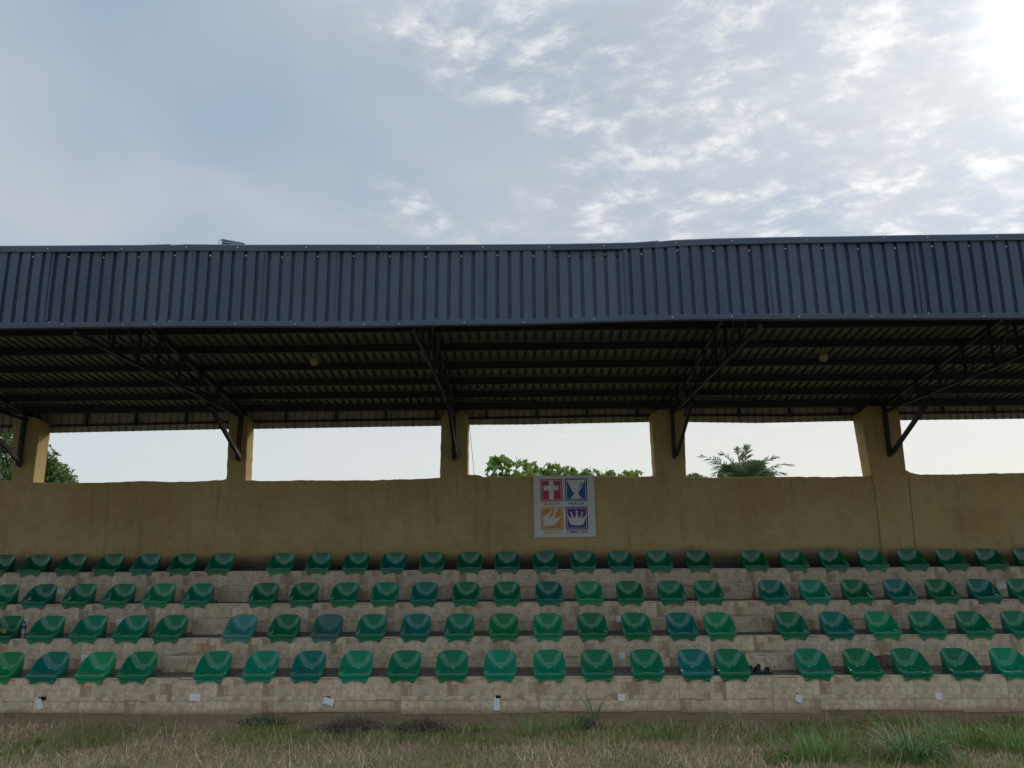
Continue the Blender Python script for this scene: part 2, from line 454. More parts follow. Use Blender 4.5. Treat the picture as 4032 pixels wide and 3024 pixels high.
joint_x = [at(2126,2740,TD[0]).x, at(1137.6,2590,TD[1]).x, at(1061,2450,TD[2]).x, at(1134,2330,TD[3]).x]
for i in range(4):
    y0, z1 = TD[i], TZ[i]
    zb = TZ[i-1] if i else -.30
    tier = sp(MB().box(X0, X1, y0+.013, (TD[i+1] if i < 3 else WALL-.01)+.012, zb, z1-.012).build('tier', M['cement']))
    tier['label'] = ['lowest tier with a tall tiled riser', 'second tier', 'third tier', 'top tier under the rear wall'][i]
    MB().box(X0, X1, y0+.016, (TD[i+1]-.001 if i < 3 else WALL-.001), z1-.011, z1).build('tread', M['tread'], tier)
    if i == 0: MB().box(X0, X1, y0+.0125, y0+.0129, -.3, .004).build('shadow_gap_strip', M['dirt'], tier)  # soil-coloured strip stands in for the shadow gap under the lowest tiles
    # pale nosing strip, broken into lengths
    x = X0
    while x < X1:
        L = rnd.uniform(.9, 2.4); e = min(X1, x+L)
        dz = rnd.uniform(-.002, .002)
        MB().bbox(x, e-rnd.uniform(.002, .02), y0-.003, y0+.0155, z1-.0125, z1+.002+dz, .002).build('nosing', M['grout_edge'], tier)
        x = e
    courses = [(.272, z1-.014)]
    rest = (z1-.014-.272-.003) - (zb if i else -.020)
    courses.append((rest, z1-.014-.272-.003))
    w = .5985; pitch = .6005; far = MB()
    k0 = math.floor((X0-joint_x[i])/pitch)
    for ci, (h, ztop) in enumerate(courses):
        k = k0
        while joint_x[i]+k*pitch < X1:
            xa = joint_x[i]+k*pitch
            hh = h
            if i == 0 and ci == 1: hh = h + (.012 if (k//3) % 2 else -.012) + .006*math.sin(k*1.7)
            hh = round(hh, 3)
            if xa < -11.2 or xa+pitch > 10.9:
                far.box(xa+.001, xa+pitch-.001, y0, y0+.012, ztop-hh, ztop); k += 1; continue
            o = obj('tile', tile_mesh(w, hh), tier)
            o.location = (xa+pitch/2, y0 + rnd.uniform(-.0015, .0015), ztop-hh/2)
            o.rotation_euler = (rnd.uniform(-.004, .004), 0, rnd.uniform(-.002, .002))
            k += 1
    tag(far.build('far_tiles', M['tile'], tier), kind='stuff')
# chipped mortar showing beside some seat flanges
def chip(x, y, w, h, i):
    p = at(x, y, TD[i]-.004)
    n = 11; poly = []
    for k in range(n):
        a = 2*PI*k/n; r = rnd.uniform(.7, 1.15)
        poly.append((p.x+math.cos(a)*w/2*r, min(TZ[i]-.001, p.z+math.sin(a)*h/2*r)))
    sp(MB().prism(poly, TD[i]-.006, TD[i]+.001).build('mortar_patch', M['mortar']))
for x, y, w, h, i in ((2823,2670,.10,.045,0),(1455,2673,.05,.035,0),(1226,2517,.05,.06,1),(56,2512,.06,.03,1),(110,2512,.05,.035,1),(1174,2509,.10,.012,1),
                      (2160,2376,.08,.012,2),(1660,2379,.05,.02,2),(2595,2376,.04,.02,2),(1005,2380,.05,.02,2),(470,2376,.04,.016,2),(3285,2372,.05,.02,2)):
    chip(x, y, w, h, i)

# aisle steps, half the height of a tier
for xa, xb in ((-5.00, -4.32), (3.00, 3.655)):
    for i in range(3):
        z0 = TZ[i]; h = (TZ[i+1]-TZ[i])*.52; y0 = TD[i]+.50
        st = sp(MB().box(xa+.008, xb-.008, y0+.010, TD[i+1]-.002, z0+.001, z0+h-.010).build('aisle_step', M['cement']))
        st['label'] = 'half height tiled step in the %s stairway' % ('left' if xa < 0 else 'right')
        t = MB().bbox(xa, xb, y0, y0+.009, z0+.002, z0+h-.012, .0015).build('tile', M['tile'], st)
        for s in (xa, xb-.0075): MB().box(s, s+.0075, y0+.0095, TD[i+1]-.003, z0+.002, z0+h-.012).build('tile', M['tile'], st)
        MB().box(xa, xb, y0+.012, TD[i+1]-.003, z0+h-.0095, z0+h).build('tread', M['tile'], st)
        MB().bbox(xa-.001, xb+.001, y0-.002, y0+.0115, z0+h-.0115, z0+h+.001, .001).build('nosing', M['grout_edge'], st)
        MB().box(xb-.001, xb+.004, y0-.001, y0+.010, z0+.001, z0+h-.012).build('nosing', M['grout_edge'], st)

# ---- rear wall with its rough top edge
wall_top = [(-400,1892),(0,1889),(126,1899),(199,1902),(300,1902),(420,1900),(557,1894),(620,1896),(670,1898),(740,1897),(815,1894),(850,1890),(872,1891),(882,1888),(960,1890),(1013,1894),(1090,1894),(1180,1891),(1300,1892),
            (1477,1891),(1560,1888),(1663,1886),(1729,1881),(1849,1869),(1888,1871),(1898,1878),(1930,1878),(2000,1875),(2150,1876),(2340,1874),(2510,1878),(2577,1875),(2703,1878),(2796,1882),
            (2900,1879),(3050,1878),(3160,1877),(3247,1879),(3330,1877),(3413,1875),(3560,1851),(3569,1851),(3585,1861),(3632,1869),(3760,1868),(3900,1864),(4032,1863),(4500,1858)]
pts = [at(x, y, WALL) for x, y in wall_top]
def wtop(x):
    for a, b in zip(pts[:-1], pts[1:]):
        if a.x <= x <= b.x: z = a.z + (b.z-a.z)*(x-a.x)/(b.x-a.x); break
    else: z = pts[0].z if x < pts[0].x else pts[-1].z
    return z + .008*noise.noise(Vector((x*6, 0, 0))) + .007*noise.noise(Vector((x*25, 3, 0)))
vs = []; fs = []
xs = np.arange(X0, X1+.01, .05); zs = [0, .3, .6, .85, .95, 1.0]
zb = TZ[3]-.02
for x in xs:
    t = wtop(x)
    for k, s in enumerate(zs): vs.append((x, WALL + .006*noise.noise(Vector((x*1.5, s*3, 0))), zb+(t-zb)*s - (.0 if s < 1 else .004)))
    vs.append((x, WALL+.02, t+.004)); vs.append((x, WALL+.34, t+.002+.01*noise.noise(Vector((x*9, 7, 0))))); vs.append((x, WALL+.36, zb-1.8))
nr = len(zs)+3
for i in range(len(xs)-1):
    for k in range(nr-1): a = i*nr+k; fs.append((a, a+nr, a+nr+1, a+1))
w_ = MB(); w_.v = vs; w_.f = fs
rear = sp(w_.build('rear_wall', M['plaster'])); fix_normals(rear.data)
sp(MB().box(X0, X1, WALL-.016, WALL-.004, TZ[3]+.001, TZ[3]+.088).build('skirting', M['skirt']))

# ---- pillars: (left, right at top), (left, right at the wall), top row, chamfer widths
P_top = 1.878
pillars = [((46,152,40,127),1640), ((898,973,888,964),1628), ((1736,1842,1731,1840),1622), ((2570,2697,2584,2703),1612), ((3398,3548,3436,3571),1600), ((-812,-700,-830,-725),1655), ((4250,4400,4300,4432),1590)]
pil_x = []
brackets = [(80,1828), (941,1806), (1789,1805), (2656,1797), (3502,1790), (-770,1835), (4350,1775)]
PF = WALL-.035
for n_, ((tl, tr, bl, br), ty) in enumerate(pillars):
    a = at(tl, 1680, PF); b = at(tr, 1680, PF); c = at(bl, 1895, PF); d = at(br, 1880, PF)
    zt = at((tl+tr)/2, ty, PF).z
    vs = []; fs = []; N = 26; zlow = TZ[3]-.02
    corner = .10; pf = PF if n_ == 4 else WALL-.007
    if n_ != 4: zlow = min(c.z, d.z)-.05
    for k in range(N+1):
        s = k/N; z = zlow + (zt-zlow)*s
        f = (z-c.z)/(a.z-c.z)
        xl = c.x+(a.x-c.x)*f; xr = d.x+(b.x-d.x)*f
        if z < c.z: xl = c.x + (.03 if n_ == 4 else .004); xr = d.x          # narrower pilaster on the wall below
        up = max(0, (z-(zt-corner))/corner)
        ins = .13*(1-math.sqrt(max(0, 1-up*up)))
        xl += ins + .008*noise.noise(Vector((n_*5, z*7, 0))); xr -= ins - .008*noise.noise(Vector((n_*5+2, z*7, 0)))
        wob = (.005 if n_ == 4 else .0)*noise.noise(Vector((n_, z*3, 5)))
        dep = .36 if z > c.z-.01 else .3
        b_ = .012
        vs += [(xl+b_, pf+wob, z), (xr-b_, pf+wob, z), (xr, pf+b_, z), (xr, PF+dep, z), (xl, PF+dep, z), (xl, pf+b_, z)]
    for k in range(N):
        for i in range(6): j = (i+1) % 6; fs.append((6*k+i, 6*k+j, 6*k+6+j, 6*k+6+i))
    fs.append(tuple(6*N+i for i in range(6)))
    mb = MB(); mb.v = vs; mb.f = fs
    p = sp(mb.build('pillar', M['plaster'])); fix_normals(p.data)
    pil_x.append((at(*brackets[n_], PF).x, at(*brackets[n_], PF).z, zt))
# dark damp joint lines beside the right pilaster
o = sp(MB().tube([at(3462,1885,WALL-.02), at(3478,2000,WALL-.02), at(3492,2110,WALL-.02), at(3507,2225,WALL-.02)], [.012,.016,.012,.02], 5).build('open_joint', M['skirt']))
o = sp(MB().tube([at(3577,1878,WALL-.004), at(3590,2010,WALL-.004), at(3600,2110,WALL-.004), at(3607,2170,WALL-.004)], .003, 5).build('hairline_crack', M['skirt']))

# ---- roof line
FD = 8.4
def roof_z(y): return EYE + 3.63 - .132*(y-FD)
PITCH = .14
top_pts = [(-500,973),(0,971),(330,971),(660,971),(664,967),(1000,969),(1400,967),(2000,961),(2300,955),(2577,949),(2580,945),(2800,937),(3050,931),(3400,928),(4032,924),(4600,921)]
bot_pts = [(-500,1299),(0,1296),(400,1290),(1050,1287),(1250,1289),(1464,1288),(1700,1284),(2050,1280),(2400,1268),(2700,1262),(3050,1259),(3500,1258),(4032,1255),(4600,1252)]
def curve(ptsl, D):
    P = [at(x, y, D) for x, y in ptsl]
    X = [p.x for p in P]; Z = [p.z for p in P]
    return lambda x: float(np.interp(x, X, Z))
ftop = curve(top_pts, FD); fbot = curve(bot_pts, FD)
def fy(x, s): # gentle bulges of the sheet row
    return FD + .035*math.sin(x*.55+.6)*s + .015*noise.noise(Vector((x*.7, s, 0)))

def corrugated(x0, x1, f, rows, groove=.018, gw=.044, phase=0.0):
    """f(x, t, dy) -> point; a sheet of flat pans and narrow grooves"""
    xs = []
    k = math.ceil((x0-phase)/PITCH-1e-6)
    xs.append((x0, 0))
    while phase+k*PITCH < x1-.02:
        c = phase+k*PITCH
        if c-gw/2 > x0+.002:
            xs += [(c-gw/2, 0), (c-gw/2+.007, 1), (c-.004, 1), (c, .72), (c+.004, 1), (c+gw/2-.007, 1), (c+gw/2, 0)]
        k += 1
    xs.append((x1, 0))
    vs = []; fs = []
    for x, gr in xs:
        for r in rows: vs.append(f(x, r, gr*groove))
    n = len(rows)
    for i in range(len(xs)-1):
        for j in range(n-1): a = i*n+j; fs.append((a, a+n, a+n+1, a+1))
    return vs, fs

screw_me = MB().lathe([(.011,0),(.011,.004),(.007,.005),(.007,.010)], 8).mesh('screw', M['screw'])
SW = PITCH*6
phase = at(1012, 1100, FD).x % PITCH
k = 0; x = X0
x = phase + math.floor((X0-phase)/PITCH)*PITCH + PITCH/2
while x < X1:
    xa, xb = x, x+SW+.012
    off = rnd.uniform(-.012, .012) - .003*(k % 2)
    tl = rnd.uniform(-.006, .006)
    def f(xx, t, dy, off=off, tl=tl):
        z0, z1 = fbot(xx)+.02, ftop(xx)-.05
        buckle = .0035*math.sin(t*9+xx*3)*noise.noise(Vector((xx*2, t*2, 3)))
        return (xx, fy(xx, t)+off+tl*t+dy+buckle, z0+(z1-z0)*t)
    v_, f_ = corrugated(xa, xb, f, [0, .2, .4, .6, .8, 1.0], phase=phase, groove=.026)
    mb = MB(); mb.v = v_; mb.f = f_
    pn = sp(mb.build('fascia_panel', M['navy']))
    sol = pn.modifiers.new('thickness', 'SOLIDIFY'); sol.thickness = .0015; sol.offset = -1
    for j in range(6):
        cx = phase + (math.ceil((xa-phase)/PITCH)+j)*PITCH
        if cx > xb-.03: continue
        for t, every in ((.90, 3), (.045, 2)):
            if (round((cx-phase)/PITCH)) % every == 0 and rnd.random() < .95:
                pt = f(cx, t+rnd.uniform(-.012, .012), .016)
                s = obj('screw', screw_me, pn, loc=pt, rot=(PI/2+rnd.uniform(-.3, .3), rnd.uniform(-.3, .3), 0)); s.scale = (.85, .85, 1.1)
    x += SW; k += 1

def strip(name, x0, x1, zf, prof, mat, n=12):
    vs = []; fs = []
    for i in range(n+1):
        xx = x0+(x1-x0)*i/n
        for dy, dz in prof: vs.append((xx, fy(xx, 1 if zf is ftop else 0)+dy, zf(xx)+dz))
    m = len(prof)
    for i in range(n):
        for j in range(m-1): a = i*m+j; fs.append((a, a+m, a+m+1, a+1))
    mb = MB(); mb.v = vs; mb.f = fs
    o = sp(mb.build(name, mat)); sol = o.modifiers.new('thickness', 'SOLIDIFY'); sol.thickness = .0015; return o
def run(name, zf, prof, joints):
    for a, b in zip(joints[:-1], joints[1:]):
        o = strip(name, a, b+.05, zf, prof, M['navy'])
        o.location.y += rnd.uniform(-.003, .0); 
        xx = a+.25
        while xx < b:
            j = 1 if zf is ftop else 2
            dz = -.045 if zf is ftop else .028
            dy = prof[j][0]
            obj('screw', screw_me, o, loc=(xx, fy(xx, 1 if zf is ftop else 0)-.026, zf(xx)+dz+rnd.uniform(-.006,.006)), rot=(PI/2, 0, 0)).scale = (.7, .7, .8)
            xx += rnd.uniform(.6, .95)
jt = [X0, at(-900,970,FD).x+.4, at(660,970,FD).x, at(2577,950,FD).x-2.9, at(2577,950,FD).x, at(2577,950,FD).x+2.9, X1]
jt = sorted(set(max(X0, j) for j in jt))
run('ridge_flashing', ftop, [(-.012,-.086),(-.022,-.082),(-.022,-.012),(-.012,0),(.04,.006),(.28,-.030)], jt)
jb = [X0, -7.9, at(730,1290,FD).x-.6, at(1900,1280,FD).x-1.2, at(2560,1270,FD).x, at(3300,1260,FD).x+.6, X1]
run('drip_flashing', fbot, [(.05,.006),(-.008,.0),(-.022,.004),(-.022,.058),(-.014,.066),(-.004,.064)], sorted(jb))

# roof sheets, seen from below: bare metal with the same ribs
RB = 14.42
k = 0; x = X0
while x < X1:
    xa, xb = x, min(X1, x+SW+.01)
    off = .003*(k % 2)
    def f(xx, t, dy, off=off):
        y = FD+.03+(RB-FD-.03)*t
        return (xx, y, min(roof_z(y) - .032, ftop(xx) - .065 + (.0 if y < FD+.4 else 1)) + off + dy + .003*noise.noise(Vector((xx*2, y*2, 0))))
    v_, f_ = corrugated(xa, xb, f, list(np.linspace(0, 1, 9)), groove=.042, gw=.060, phase=phase+.05)
    # ribs stand up above the pans: turn the profile over
    v_ = [(a, b, c) for a, b, c in v_]
    mb = MB(); mb.v = v_; mb.f = f_
    sp(mb.build('roof_sheet', M['galv']))
    x += SW; k += 1

purlin_y = [8.55, 9.30, 9.95, 10.50, 11.20, 11.93, 12.64, 13.30, 13.93]
for y in purlin_y:
    z = roof_z(y) - .034 - (.04 if y < 9 else 0)
    h = .115 if y < 13.9 else .13
    b = MB()
    b.box(X0, X1, y, y+.005, z-h, z); b.box(X0, X1, y+.0051, y+.055, z-.0045, z); b.box(X0, X1, y+.0051, y+.055, z-h, z-h+.0045)
    o = sp(b.build('purlin', M['steel']))
    o.rotation_euler = (0, rnd.uniform(-.0012, .0012), 0)
# eave rail behind the fascia (top and bottom)
for dz, nm, zf in ((-.12, 'fascia_rail', ftop), (.06, 'fascia_rail', fbot)):
    mb = MB(); n = 20
    P = [Vector((X0+(X1-X0)*i/n, FD+.07, zf(X0+(X1-X0)*i/n)+dz)) for i in range(n+1)]
    for a, b in zip(P[:-1], P[1:]): mb.beam(a, b, .04, .06)
    sp(mb.build(nm, M['steel']))

# trusses reaching forward from the pillars, with their knee braces
def member(name, a, b, w, h, par): return MB().beam(a, b, w, h).build(name, M['steel'], par)
for (px, pz, zt) in pil_x:
    tr = sp(obj('truss', None)); zb_ = EYE+2.60; zk = EYE+2.55
    X = px
    member('bottom_chord', (X, FD+.10, EYE+2.62), (X, WALL+.05, zb_+.02), .042, .042, tr)
    member('top_chord', (X, FD+.10, roof_z(FD+.1)-.18), (X, WALL+.2, roof_z(WALL+.2)-.165), .05, .05, tr)
    ys = [FD+.12, 9.33, 9.98, 10.53, 11.23, 11.96, 12.67, 13.33]
    for i, y in enumerate(ys):
        member('web_post', (X, y, zb_), (X, y, roof_z(y)-.17), .032, .032, tr)
        if i+1 < len(ys):
            member('web_diagonal', (X+.012, y, roof_z(y)-.18), (X+.012, ys[i+1], zb_+.01), .022, .022, tr)
    member('knee_brace', (X+.03, PF-.05, pz+.02), (X+.03, 12.35, zk), .055, .065, tr)
    member('wall_post', (X-.01, PF-.04, pz-.03), (X-.01, PF-.04, zb_+.15), .07, .06, tr)
    member('base_plate', (X, PF-.008, pz-.05), (X, PF-.008, pz+.10), .11, .012, tr)
# lateral sway braces between the pillar heads
for a, b in zip(sorted(pil_x)[:-1], sorted(pil_x)[1:]):
    sp(MB().beam((a[0], 12.35, EYE+2.60), (a[0]+1.5, 13.85, EYE+2.86), .03, .03).build('sway_brace', M['steel']))

# rear fascia
rb_pts = [(-500,1712),(0,1706),(199,1705),(882,1690),(1020,1689),(1735,1677),(1849,1673),(2050,1672),(2565,1662),(2700,1662),(2982,1666),(3385,1657),(4032,1649),(4500,1644)]
RFD = 14.30
rbot = curve(rb_pts, RFD)
x = X0
while x < X1:
    xa, xb = x, min(X1, x+.95)
    def f(xx, t, dy):
        z0, z1 = rbot(xx), roof_z(RFD)-.012
        return (xx, RFD+dy, z0+(z1-z0)*t)
    v_, f_ = corrugated(xa, xb+.01, f, [0, .5, 1], groove=.02, phase=phase+.02)
    mb = MB(); mb.v = v_; mb.f = f_
    sp(mb.build('rear_panel', M['rear_sheet']))
    sp(MB().beam((xa, RFD-.04, rbot(xa)+.10), (xa, RFD-.04, roof_z(RFD)-.02), .045, .04).build('stud', M['steel']))
    x += .95
mb = MB(); n = 16
for i in range(n):
    a = X0+(X1-X0)*i/n; b = X0+(X1-X0)*(i+1)/n
    mb.beam((a, RFD-.035, rbot(a)+.13), (b, RFD-.035, rbot(b)+.13), .035, .04)
sp(mb.build('rear_rail', M['steel']))
if 0: sp(MB().beam((X0, RFD-.05, roof_z(RFD)-.06), (X1, RFD-.05, roof_z(RFD)-.06), .05, .07).build('rear_rail', M['steel']))

# ------------------------------------------------------------------ seats
def cr(P, t):
    """smooth interpolation through evenly spaced samples"""
    n = len(P)-1; s = min(max(t*n, 0), n-1e-6); i = int(s); f = s-i
    p0 = P[max(i-1, 0)]; p1 = P[i]; p2 = P[i+1]; p3 = P[min(i+2, n)]
    return .5*((2*p1)+(-p0+p2)*f+(2*p0-5*p1+4*p2-p3)*f*f+(-p0+3*p1-3*p2+p3)*f**3)
CY = [-.036,.025,.085,.155,.230,.279,.290,.290]; CZ = [.043,.040,.031,.028,.040,.105,.212,.310]
EY = [-.030,.022,.072,.125,.180,.234,.268,.286]; EZ = [.045,.060,.104,.160,.208,.250,.285,.309]
WW = [.194,.204,.206,.204,.197,.186,.178,.17]
def seat_meshes():
    NU, NV = 60, 40
    vs = []; fs = []
    for j in range(NV+1):
        v = j/NV
        # finer at the rounded top
        vv = 1-(1-v)**1.35
        cy, cz, ey, ez, w = cr(CY, vv), cr(CZ, vv), cr(EY, vv), cr(EZ, vv), cr(WW, vv)
        if vv > .50: w = .045 + (.1995-.045)*math.sqrt(max(0, 1-((vv-.50)/.50)**2.5))
        for i in range(NU+1):
            u = -1+2*i/NU
            p = abs(u)**2.6
            y = cy+(ey-cy)*p; z = cz+(ez-cz)*p; x = u*w
            # front lip wave
            fr = max(0, 1-vv/.16)
            z += fr*.006*math.cos(u*PI*1.55)
            # recessed channel that forks upwards in the back
            if vv > .38:
                half = .019 + .16*max(0, (vv-.60)/.40)**1.25
                ax = abs(x)
                dpt = .017*min(1, (vv-.38)/.10)*max(.0, 1-max(0, (vv-.50)/.42))**1.3
                y += dpt/(1+math.exp((ax-half)/.0022)); z -= dpt*.25/(1+math.exp((ax-half)/.0022))
            vs.append((x, y, z*(1-.04*min(1, max(0, z-.05)*20))))
    W = NU+1
    for j in range(NV):
        for i in range(NU): a = j*W+i; fs.append((a, a+1, a+W+1, a+W))
    rim = [i for i in range(W)] + [j*W+NU for j in range(1, NV+1)] + [NV*W+i for i in range(NU-1, -1, -1)] + [j*W for j in range(NV-1, 0, -1)]
    n = len(rim); base = len(vs)
    cen = Vector((0, .18, 0))
    rp = [Vector(vs[r]) for r in rim]
    tag_rows = []
    for ring in range(5):
        for k, p in enumerate(rp):
            t = (rp[(k+1) % n]-rp[k-1]); nrm = Vector((t.y, -t.x, 0))
            if nrm.length < 1e-5 or (p.y > .284):
                nrm = Vector((p.x*.6, .12, 0)) if p.y > .24 else Vector((0, -1, 0))
            nrm.normalize()
            if nrm.dot(Vector((p.x, (p.y-.14)*1.0, 0))) < 0: nrm = -nrm
            hi = p.z
            if ring == 0: q = p+nrm*.003+Vector((0,0,.0025))
            elif ring == 1: q = p+nrm*.008+Vector((0,0,.0005))
            elif ring == 2: q = p+nrm*.010+Vector((0,0,-.008))
            elif ring == 3:
                q = p+nrm*.009; q.z = hi*.45+.002
                if hi > .1: q.x *= .995; q.y = min(q.y, .300)
            else:
                q = p+nrm*.007; q.z = .001
                if hi > .07: q.x *= .97; q.y = min(q.y, .285)
            vs.append(tuple(q))
    prev = rim
    for ring in range(5):
        cur = [base+ring*n+k for k in range(n)]
        for k in range(n):
            j = (k+1) % n; fs.append((prev[k], cur[k], cur[j], prev[j]))
        prev = cur
    mb = MB(); mb.v = vs; mb.f = fs
    shell = mb.mesh('shell', SEAT['g'][1], True); fix_normals(shell)
    # mounting flange hanging over the riser
    poly = []
    K = 40
    for i in range(K+1):
        x = -.182+.364*i/K
        a = abs(x)
        low = -.044-.026*math.exp(-((a-.134)/.050)**2)*1.15
        if a > .150: low += (a-.150)/.032*.058
        poly.append((x, low))
    poly += [(.190, -.002), (-.190, -.002)]
    fl = MB().prism(poly, -.016, -.004); 
    # lip return under the front edge
    fl.box(-.20, .20, -.034, -.005, -.0015, .004)
    flm = fl.mesh('mounting_flange', SEAT['g'][1]); fix_normals(flm)
    bo = MB().lathe([(.0105,0),(.0105,.003),(.0075,.004),(.0075,.009),(.004,.012)], 10).mesh('bolt', M['bolt'], True)
    return shell, flm, bo
shell_me, flange_me, bolt_me = seat_meshes()

ROW = [
 [-16,168,356,524,823,1015,1204,1395,1586.6,1777,1968,2165,2355,2552.6,2747,2893.5,3217.6,3415,3611,3811,4010],
 [-8,158,330,498.5,653,933,1108.6,1278.5,1457,1633,1808,1983,2158,2335,2511,2692,2843,3129.6,3311,3494,3673,3860,4046],
 [-18,134,293.5,451,610.5,768.7,1027,1188,1350,1510,1668,1832,1995,2163,2322,2485,2650.6,2799,3058,3221,3391,3561,3729.5,3898,4062],
 [-26,118,264,411.6,558.7,707,856,1097.5,1246.8,1396.6,1544.7,1698,1848,1997,2149,2298,2448.4,2601.6,2758.6,2981.4,3139,3295,3452.7,3610.9,3767.4,3925,4081]]
COLS = ['btbgeetlggllggtgggglg'.replace('gggglg','ggggkl')[:21], 'kgeegfgdgtgbbggtbgtbggg', 'gtggbegggetggtbgggtegtgtg', 'kkkktkkgkktkkttktkkkgkgkkkk']
ROWN = ['front', 'second', 'third', 'back']
ORD = ['first','second','third','fourth','fifth','sixth','seventh','eighth','ninth','tenth','eleventh','twelfth','thirteenth']
GAP = [4, 5, 6, 7]      # first seat right of the left stairway
GAP2 = [16, 17, 18, 19] # first seat right of the right stairway
proto = None
def where(r, i, n):
    row = '%s row' % ROWN[r]
    if i < GAP[r]:
        k = GAP[r]-1-i
        s = 'next to' if k == 0 else '%s seat left of' % ORD[k]
        return '%s the left stairway, %s' % (s, row)
    if i < GAP2[r]:
        k = i-GAP[r]; m = GAP2[r]-1-i
        if k <= m: return '%s right of the left stairway, %s' % (ORD[k]+' seat' if k else 'immediately', row)
        return '%s left of the right stairway, %s' % (ORD[m]+' seat' if m else 'immediately', row)
    k = i-GAP2[r]
    return '%s right of the right stairway, %s' % (ORD[k]+' seat' if k else 'immediately', row)
for r in range(4):
    for i, sx in enumerate(ROW[r]):
        p = at(sx, [2672,2514,2377,2250][r], TD[r])
        if proto is None:
            proto = obj('stadium_seat', None)
            sh = obj('shell', shell_me, proto); fl = obj('mounting_flange', flange_me, proto)
            for s in (-1, 1): obj('bolt', bolt_me, proto, loc=(s*.142, -.016, -.040), rot=(PI/2, 0, 0))
            o = proto
        else: o = copy_tree(proto)
        o.location = (p.x, TD[r]-.004, TZ[r]+.003)
        o.rotation_euler = (0, 0, rnd.uniform(-.02, .02))
        code = COLS[r][i]
        name, mat = SEAT[code]
        for ch in o.children:
            if ch.name.startswith(('shell', 'mounting')):
                ch.material_slots[0].link = 'OBJECT'; ch.material_slots[0].material = mat
        tag(o, '%s moulded plastic seat, %s' % (name, where(r, i, len(ROW[r]))), 'seat', 'plastic bucket seats bolted to the tiers')

# ------------------------------------------------------------------ four-square sign on the wall
SD = WALL-.045
c00 = at(2104, 2116, SD); c10 = at(2347, 2115, SD); c01 = at(2099, 1873, SD); c11 = at(2339, 1871, SD)
SWm = ((c10-c00).length+(c11-c01).length)/2; SHm = ((c01-c00).length+(c11-c10).length)/2
sign = obj('wall_sign', None, loc=((c00+c10)/2), rot=(0, -.006, 0))
tag(sign, 'square grey-white board with four coloured emblems and captions on the ochre rear wall', 'sign')
board_m = material('grey_white_board', cement_nodes((.60,.64,.65), (.68,.72,.73), .05), rough=.5)
MB().bbox(-SWm/2, SWm/2, 0, .03, 0, SHm, .003).build('board', board_m, sign)
def flat(col): return material('print_%02d%02d%02d' % tuple(int(c*99) for c in col), color=col, rough=.55)
RED, BLUE, ORG, PUR, LT = flat((.42,.045,.085)), flat((.012,.095,.33)), flat((.62,.27,.055)), flat((.115,.035,.24)), flat((.66,.69,.70))
def q(x, y):   # position read off the enlarged sign (corners 222,180 / 1540,170 / 1588,1520 / 248,1528)
    t = (y-178)/(1524-178); xl = 222+26*t; xr = 1540+48*t
    return ((x-xl)/(xr-xl)-.5)*SWm, (1-t)*SHm
def piece(name, poly, mat, par, layer):
    y1 = -.0012*layer
    mb = MB(); P = [q(*p) for p in poly]
    return mb.prism(P, y1-.0012, y1).build(name, mat, par)
def ringpts(cx, cy, r, n=14): return [(cx+r*math.cos(2*PI*k/n), cy+r*math.sin(2*PI*k/n)) for k in range(n)]
def emblem(name, box, mat, label):
    x0, y0, x1, y1, dx = box
    e = piece(name, [(x0,y0),(x1,y0),(x1+dx,y1),(x0+dx,y1)], mat, sign, 0); e['label'] = label
    a = 26; b = 38
    for k, (ins, m) in enumerate(((a, LT), (b, mat))):
        piece('border' if k == 0 else 'panel', [(x0+ins,y0+ins),(x1-ins,y0+ins),(x1+dx-ins,y1-ins),(x0+dx+ins,y1-ins)], m, e, k+1)
    return e
e = emblem('emblem', (372,258,852,745,14), RED, 'red square with a pale cross')
piece('cross', [(563,297),(660,297),(662,402),(775,402),(777,498),(666,500),(672,704),(574,704),(566,503),(452,503),(450,402),(562,402)], LT, e, 3)
e = emblem('emblem', (910,250,1388,738,10), BLUE, 'blue square with a pale cup')
piece('cup', [(958,288),(1345,288),(1318,340),(1280,430),(1232,515),(1200,552),(1205,598),(1240,640),(1275,690),(1036,690),(1060,645),(1098,610),(1104,560),(1065,515),(1010,400),(985,340)], LT, e, 3)
piece('highlight', [(1275,335),(1282,355),(1268,400),(1240,450),(1222,465),(1235,410),(1252,355),(1262,335)], BLUE, e, 4)
e = emblem('emblem', (382,872,866,1368,14), ORG, 'orange square with a pale descending dove')
piece('dove', [(438,1290),(462,1235),(468,1205),(440,1160),(446,1085),(500,1035),(575,985),(628,920),(622,990),(585,1060),(552,1112),(612,1090),(660,1020),(690,900),(772,890),(740,950),(712,1010),(696,1085),(705,1118),(765,1100),(826,1050),(790,1140),(760,1195),(700,1245),(620,1275),(520,1275)], LT, e, 3)
e = emblem('emblem', (922,868,1398,1362,22), PUR, 'purple square with a pale crown')
piece('crown', [(1030,1245),(1000,1160),(962,1042),(1010,1080),(1056,1140),(1056,1095),(1044,1010),(1062,1010),(1090,1065),(1126,1124),(1150,1050),(1160,985),(1174,985),(1188,1050),(1222,1124),(1256,1070),(1276,1010),(1290,1010),(1284,1100),(1286,1140),(1330,1090),(1386,1040),(1352,1130),(1316,1245),(1260,1268),(1172,1277),(1080,1266)], LT, e, 3)
for cx, cy, r in ((1048,998,20),(1165,975,24),(1286,1000,20),(960,1036,16),(1380,1036,16)): piece('pearl', ringpts(cx, cy, r), LT, e, 4)
